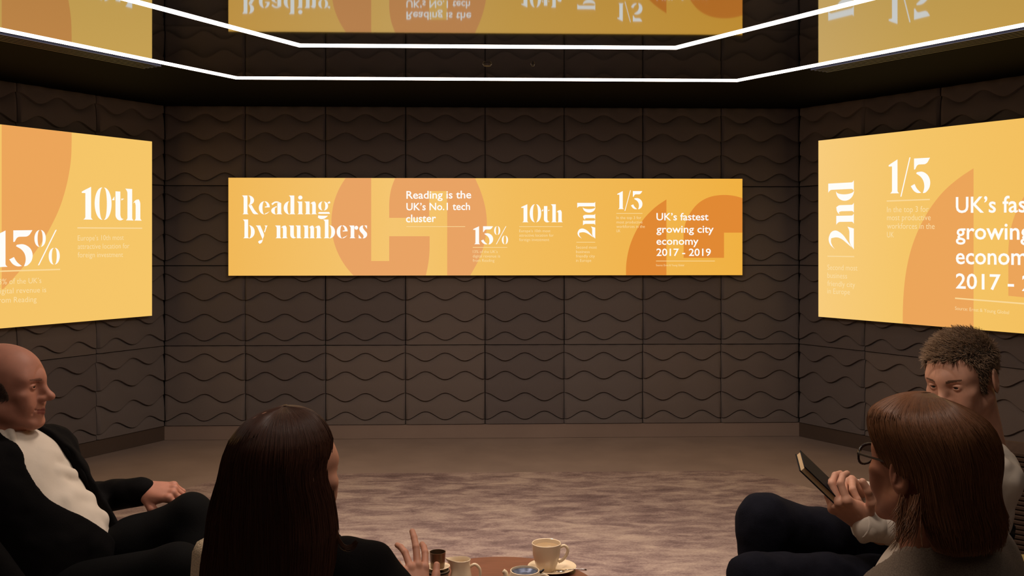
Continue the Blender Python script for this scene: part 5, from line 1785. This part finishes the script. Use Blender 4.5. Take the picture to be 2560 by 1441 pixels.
# spoon on the saucer
sp = ground(1420, 1418, 2.88, TZ + 0.016)
SP = empty('teaspoon', sp); tag(SP, 'steel teaspoon lying on the saucer beside the large cup', 'spoon')
m_sil = mat('polished_steel', rgb(200, 190, 180), 0.15, metal=1.0)
tube_obj('spoon_handle', [RT * -0.01 + UP * 0.002, RT * 0.02 + UP * 0.005, RT * 0.055 + UP * 0.003], [0.0014, 0.0014, 0.0026], m_sil, SP, flat=0.5)
bm = bmesh.new(); bmesh.ops.create_uvsphere(bm, u_segments=16, v_segments=10, radius=1)
for v in bm.verts: v.co = Vector(RT * (v.co.x * 0.016 - 0.024) + FW * v.co.y * 0.010 + UP * (v.co.z * 0.003))
bm_obj('spoon_bowl', bm, m_sil, SP, None, ) if False else bm_obj('spoon_bowl', bm, m_sil, SP, True)
# teapot
tp = ground(1312, 1450, 2.745, TZ)
TP = empty('teapot', tp); tag(TP, 'small white teapot with open top and short spout', 'teapot')
lathe('pot_body', [(0.0, 0.0), (0.042, 0.0), (0.050, 0.010), (0.051, 0.025), (0.046, 0.045), (0.0415, 0.060), (0.0410, 0.0635), (0.0385, 0.0640), (0.0378, 0.061), (0.043, 0.040), (0.045, 0.020), (0.0, 0.006)], m_china, TP)
lathe('strainer', [(0.0, 0.048), (0.030, 0.048), (0.0385, 0.056), (0.0385, 0.0575), (0.030, 0.0500), (0.0, 0.0515)], m_blue, TP)
tube_obj('spout', [-RT * 0.040 + UP * 0.028, -RT * 0.052 + UP * 0.040, -RT * 0.054 + UP * 0.055, -RT * 0.061 + UP * 0.062], [0.012, 0.0095, 0.0075, 0.0065], m_china, TP)
tube_obj('handle', [RT * 0.042 + UP * 0.050, RT * 0.056 + UP * 0.050, RT * 0.070 + UP * 0.036, RT * 0.064 + UP * 0.016, RT * 0.048 + UP * 0.010], 0.0055, m_china, TP)
tube_obj('lid_hinge', [RT * 0.036 + UP * 0.058, RT * 0.046 + UP * 0.060, RT * 0.054 + UP * 0.066], [0.003, 0.004, 0.002], mat('dark_hinge', rgb(30, 22, 20), 0.4), TP)
# milk jug
jp = ground(1153, 1450, 2.78, TZ)
JG = empty('milk_jug', jp); tag(JG, 'white milk jug with pointed lip and curved handle', 'jug')
o = lathe('jug_body', [(0.0, 0.0), (0.030, 0.0), (0.034, 0.006), (0.0335, 0.025), (0.028, 0.050), (0.0255, 0.068), (0.0270, 0.0830), (0.0258, 0.0840), (0.0240, 0.0800), (0.0235, 0.066), (0.026, 0.048), (0.031, 0.024), (0.0, 0.006)], m_china, JG)
for v in o.data.vertices:
    c = np.array(v.co); a = c @ (-RT)
    t = max(0, (c[2] - 0.058) / 0.026)
    if a > 0 and t > 0:
        lat = abs(c @ FW) / 0.027
        s_ = max(0, 1 - lat * 1.25) * min(1, t)
        c = c + (-RT) * s_ * 0.020 + UP * s_ * 0.003
        v.co = Vector(c)
tube_obj('handle', [RT * 0.024 + UP * 0.062, RT * 0.040 + UP * 0.068, RT * 0.053 + UP * 0.054, RT * 0.052 + UP * 0.030, RT * 0.036 + UP * 0.012], 0.0045, m_china, JG)
# grey cup, saucer on top of it, steel tumbler on that
gp = ground(1094, 1450, 2.84, TZ)
GC = empty('bowl', gp); tag(GC, 'grey stoneware sugar bowl beside the milk jug', 'bowl')
lathe('bowl_body', [(0.0, 0.0), (0.022, 0.0), (0.030, 0.010), (0.034, 0.028), (0.034, 0.034), (0.032, 0.034), (0.030, 0.026), (0.0, 0.012)], m_greyc, GC)
lathe('rim_band', [(0.0345, 0.027), (0.0352, 0.028), (0.0352, 0.030), (0.0345, 0.031)], m_legs_dark, GC)
S2 = empty('small_saucer', gp + V(0, 0, 0.0345)); tag(S2, 'small cream saucer on top of the grey bowl', 'saucer')
lathe('dish', [(0.0, 0.0), (0.018, 0.0), (0.034, 0.008), (0.036, 0.010), (0.034, 0.0105), (0.018, 0.004), (0.0, 0.004)], m_china, S2)
TU = empty('tumbler', gp + V(0, 0, 0.039)); tag(TU, 'small steel tumbler standing on the cream saucer', 'tumbler')
lathe('cup_wall', [(0.0, 0.0), (0.0195, 0.0), (0.0205, 0.004), (0.0232, 0.045), (0.0238, 0.0465), (0.0224, 0.0465), (0.0215, 0.043), (0.0190, 0.005), (0.0, 0.004)], m_steel, TU)
# tongs leaning at the bowl's sides
for k, (dx, lab) in enumerate(((-0.034, 'steel tongs end at the left of the grey bowl'), (0.036, 'steel tongs end between the grey bowl and the milk jug'))):
    TG = empty('sugar_tongs', gp + RT * dx + V(0, 0, 0.02) - FW * 0.02); tag(TG, lab, 'tongs')
    s_ = -1 if k == 0 else 1
    for kk in (0, 1):
        tube_obj('tine', [UP * -0.0195, UP * 0.000 + RT * s_ * 0.004, UP * 0.018 + RT * s_ * (0.010 + 0.006 * kk)], [0.0022, 0.0022, 0.0016], m_sil, TG).location = FW * 0.006 * kk

# ---------------------------------------------------------------- side table with phone, far right
sd = at(2592, 1500, 2.36); sd[2] = 0.009
zt = 1.489 - (1425 - HZ) * 2.36 / F
ST = empty('side_table', sd); tag(ST, 'small white side table at the right edge of the frame', 'table')
lathe('table_top', [(0.0, zt - 0.02), (0.088, zt - 0.02), (0.09, zt - 0.016), (0.09, zt - 0.003), (0.087, zt)], mat('white_laminate', rgb(225, 215, 205), 0.4), ST, seg=64)
lathe('pedestal', [(0.015, 0.012), (0.015, zt - 0.02)], m_legs_dark, ST, seg=20)
lathe('base', [(0.0, 0.0), (0.11, 0.0), (0.11, 0.008), (0.015, 0.014)], m_legs_dark, ST, seg=40)
ph = empty('phone', (sd + V(0, 0, zt + 0.0002) - RT * 0.015 + FW * 0.015))
tag(ph, 'dark blue phone lying on the white side table', 'phone')
bm = bmesh.new(); box_bm(bm, (0, 0, 0.006), (0.14, 0.072, 0.012), 0.004); bm_obj('phone_case', bm, mat('phone_blue', rgb(40, 48, 62), 0.35), ph)
bm = bmesh.new(); box_bm(bm, (0, 0, 0.0125), (0.128, 0.062, 0.001)); bm_obj('phone_screen', bm, mat('phone_glass', rgb(24, 28, 36), 0.1), ph)
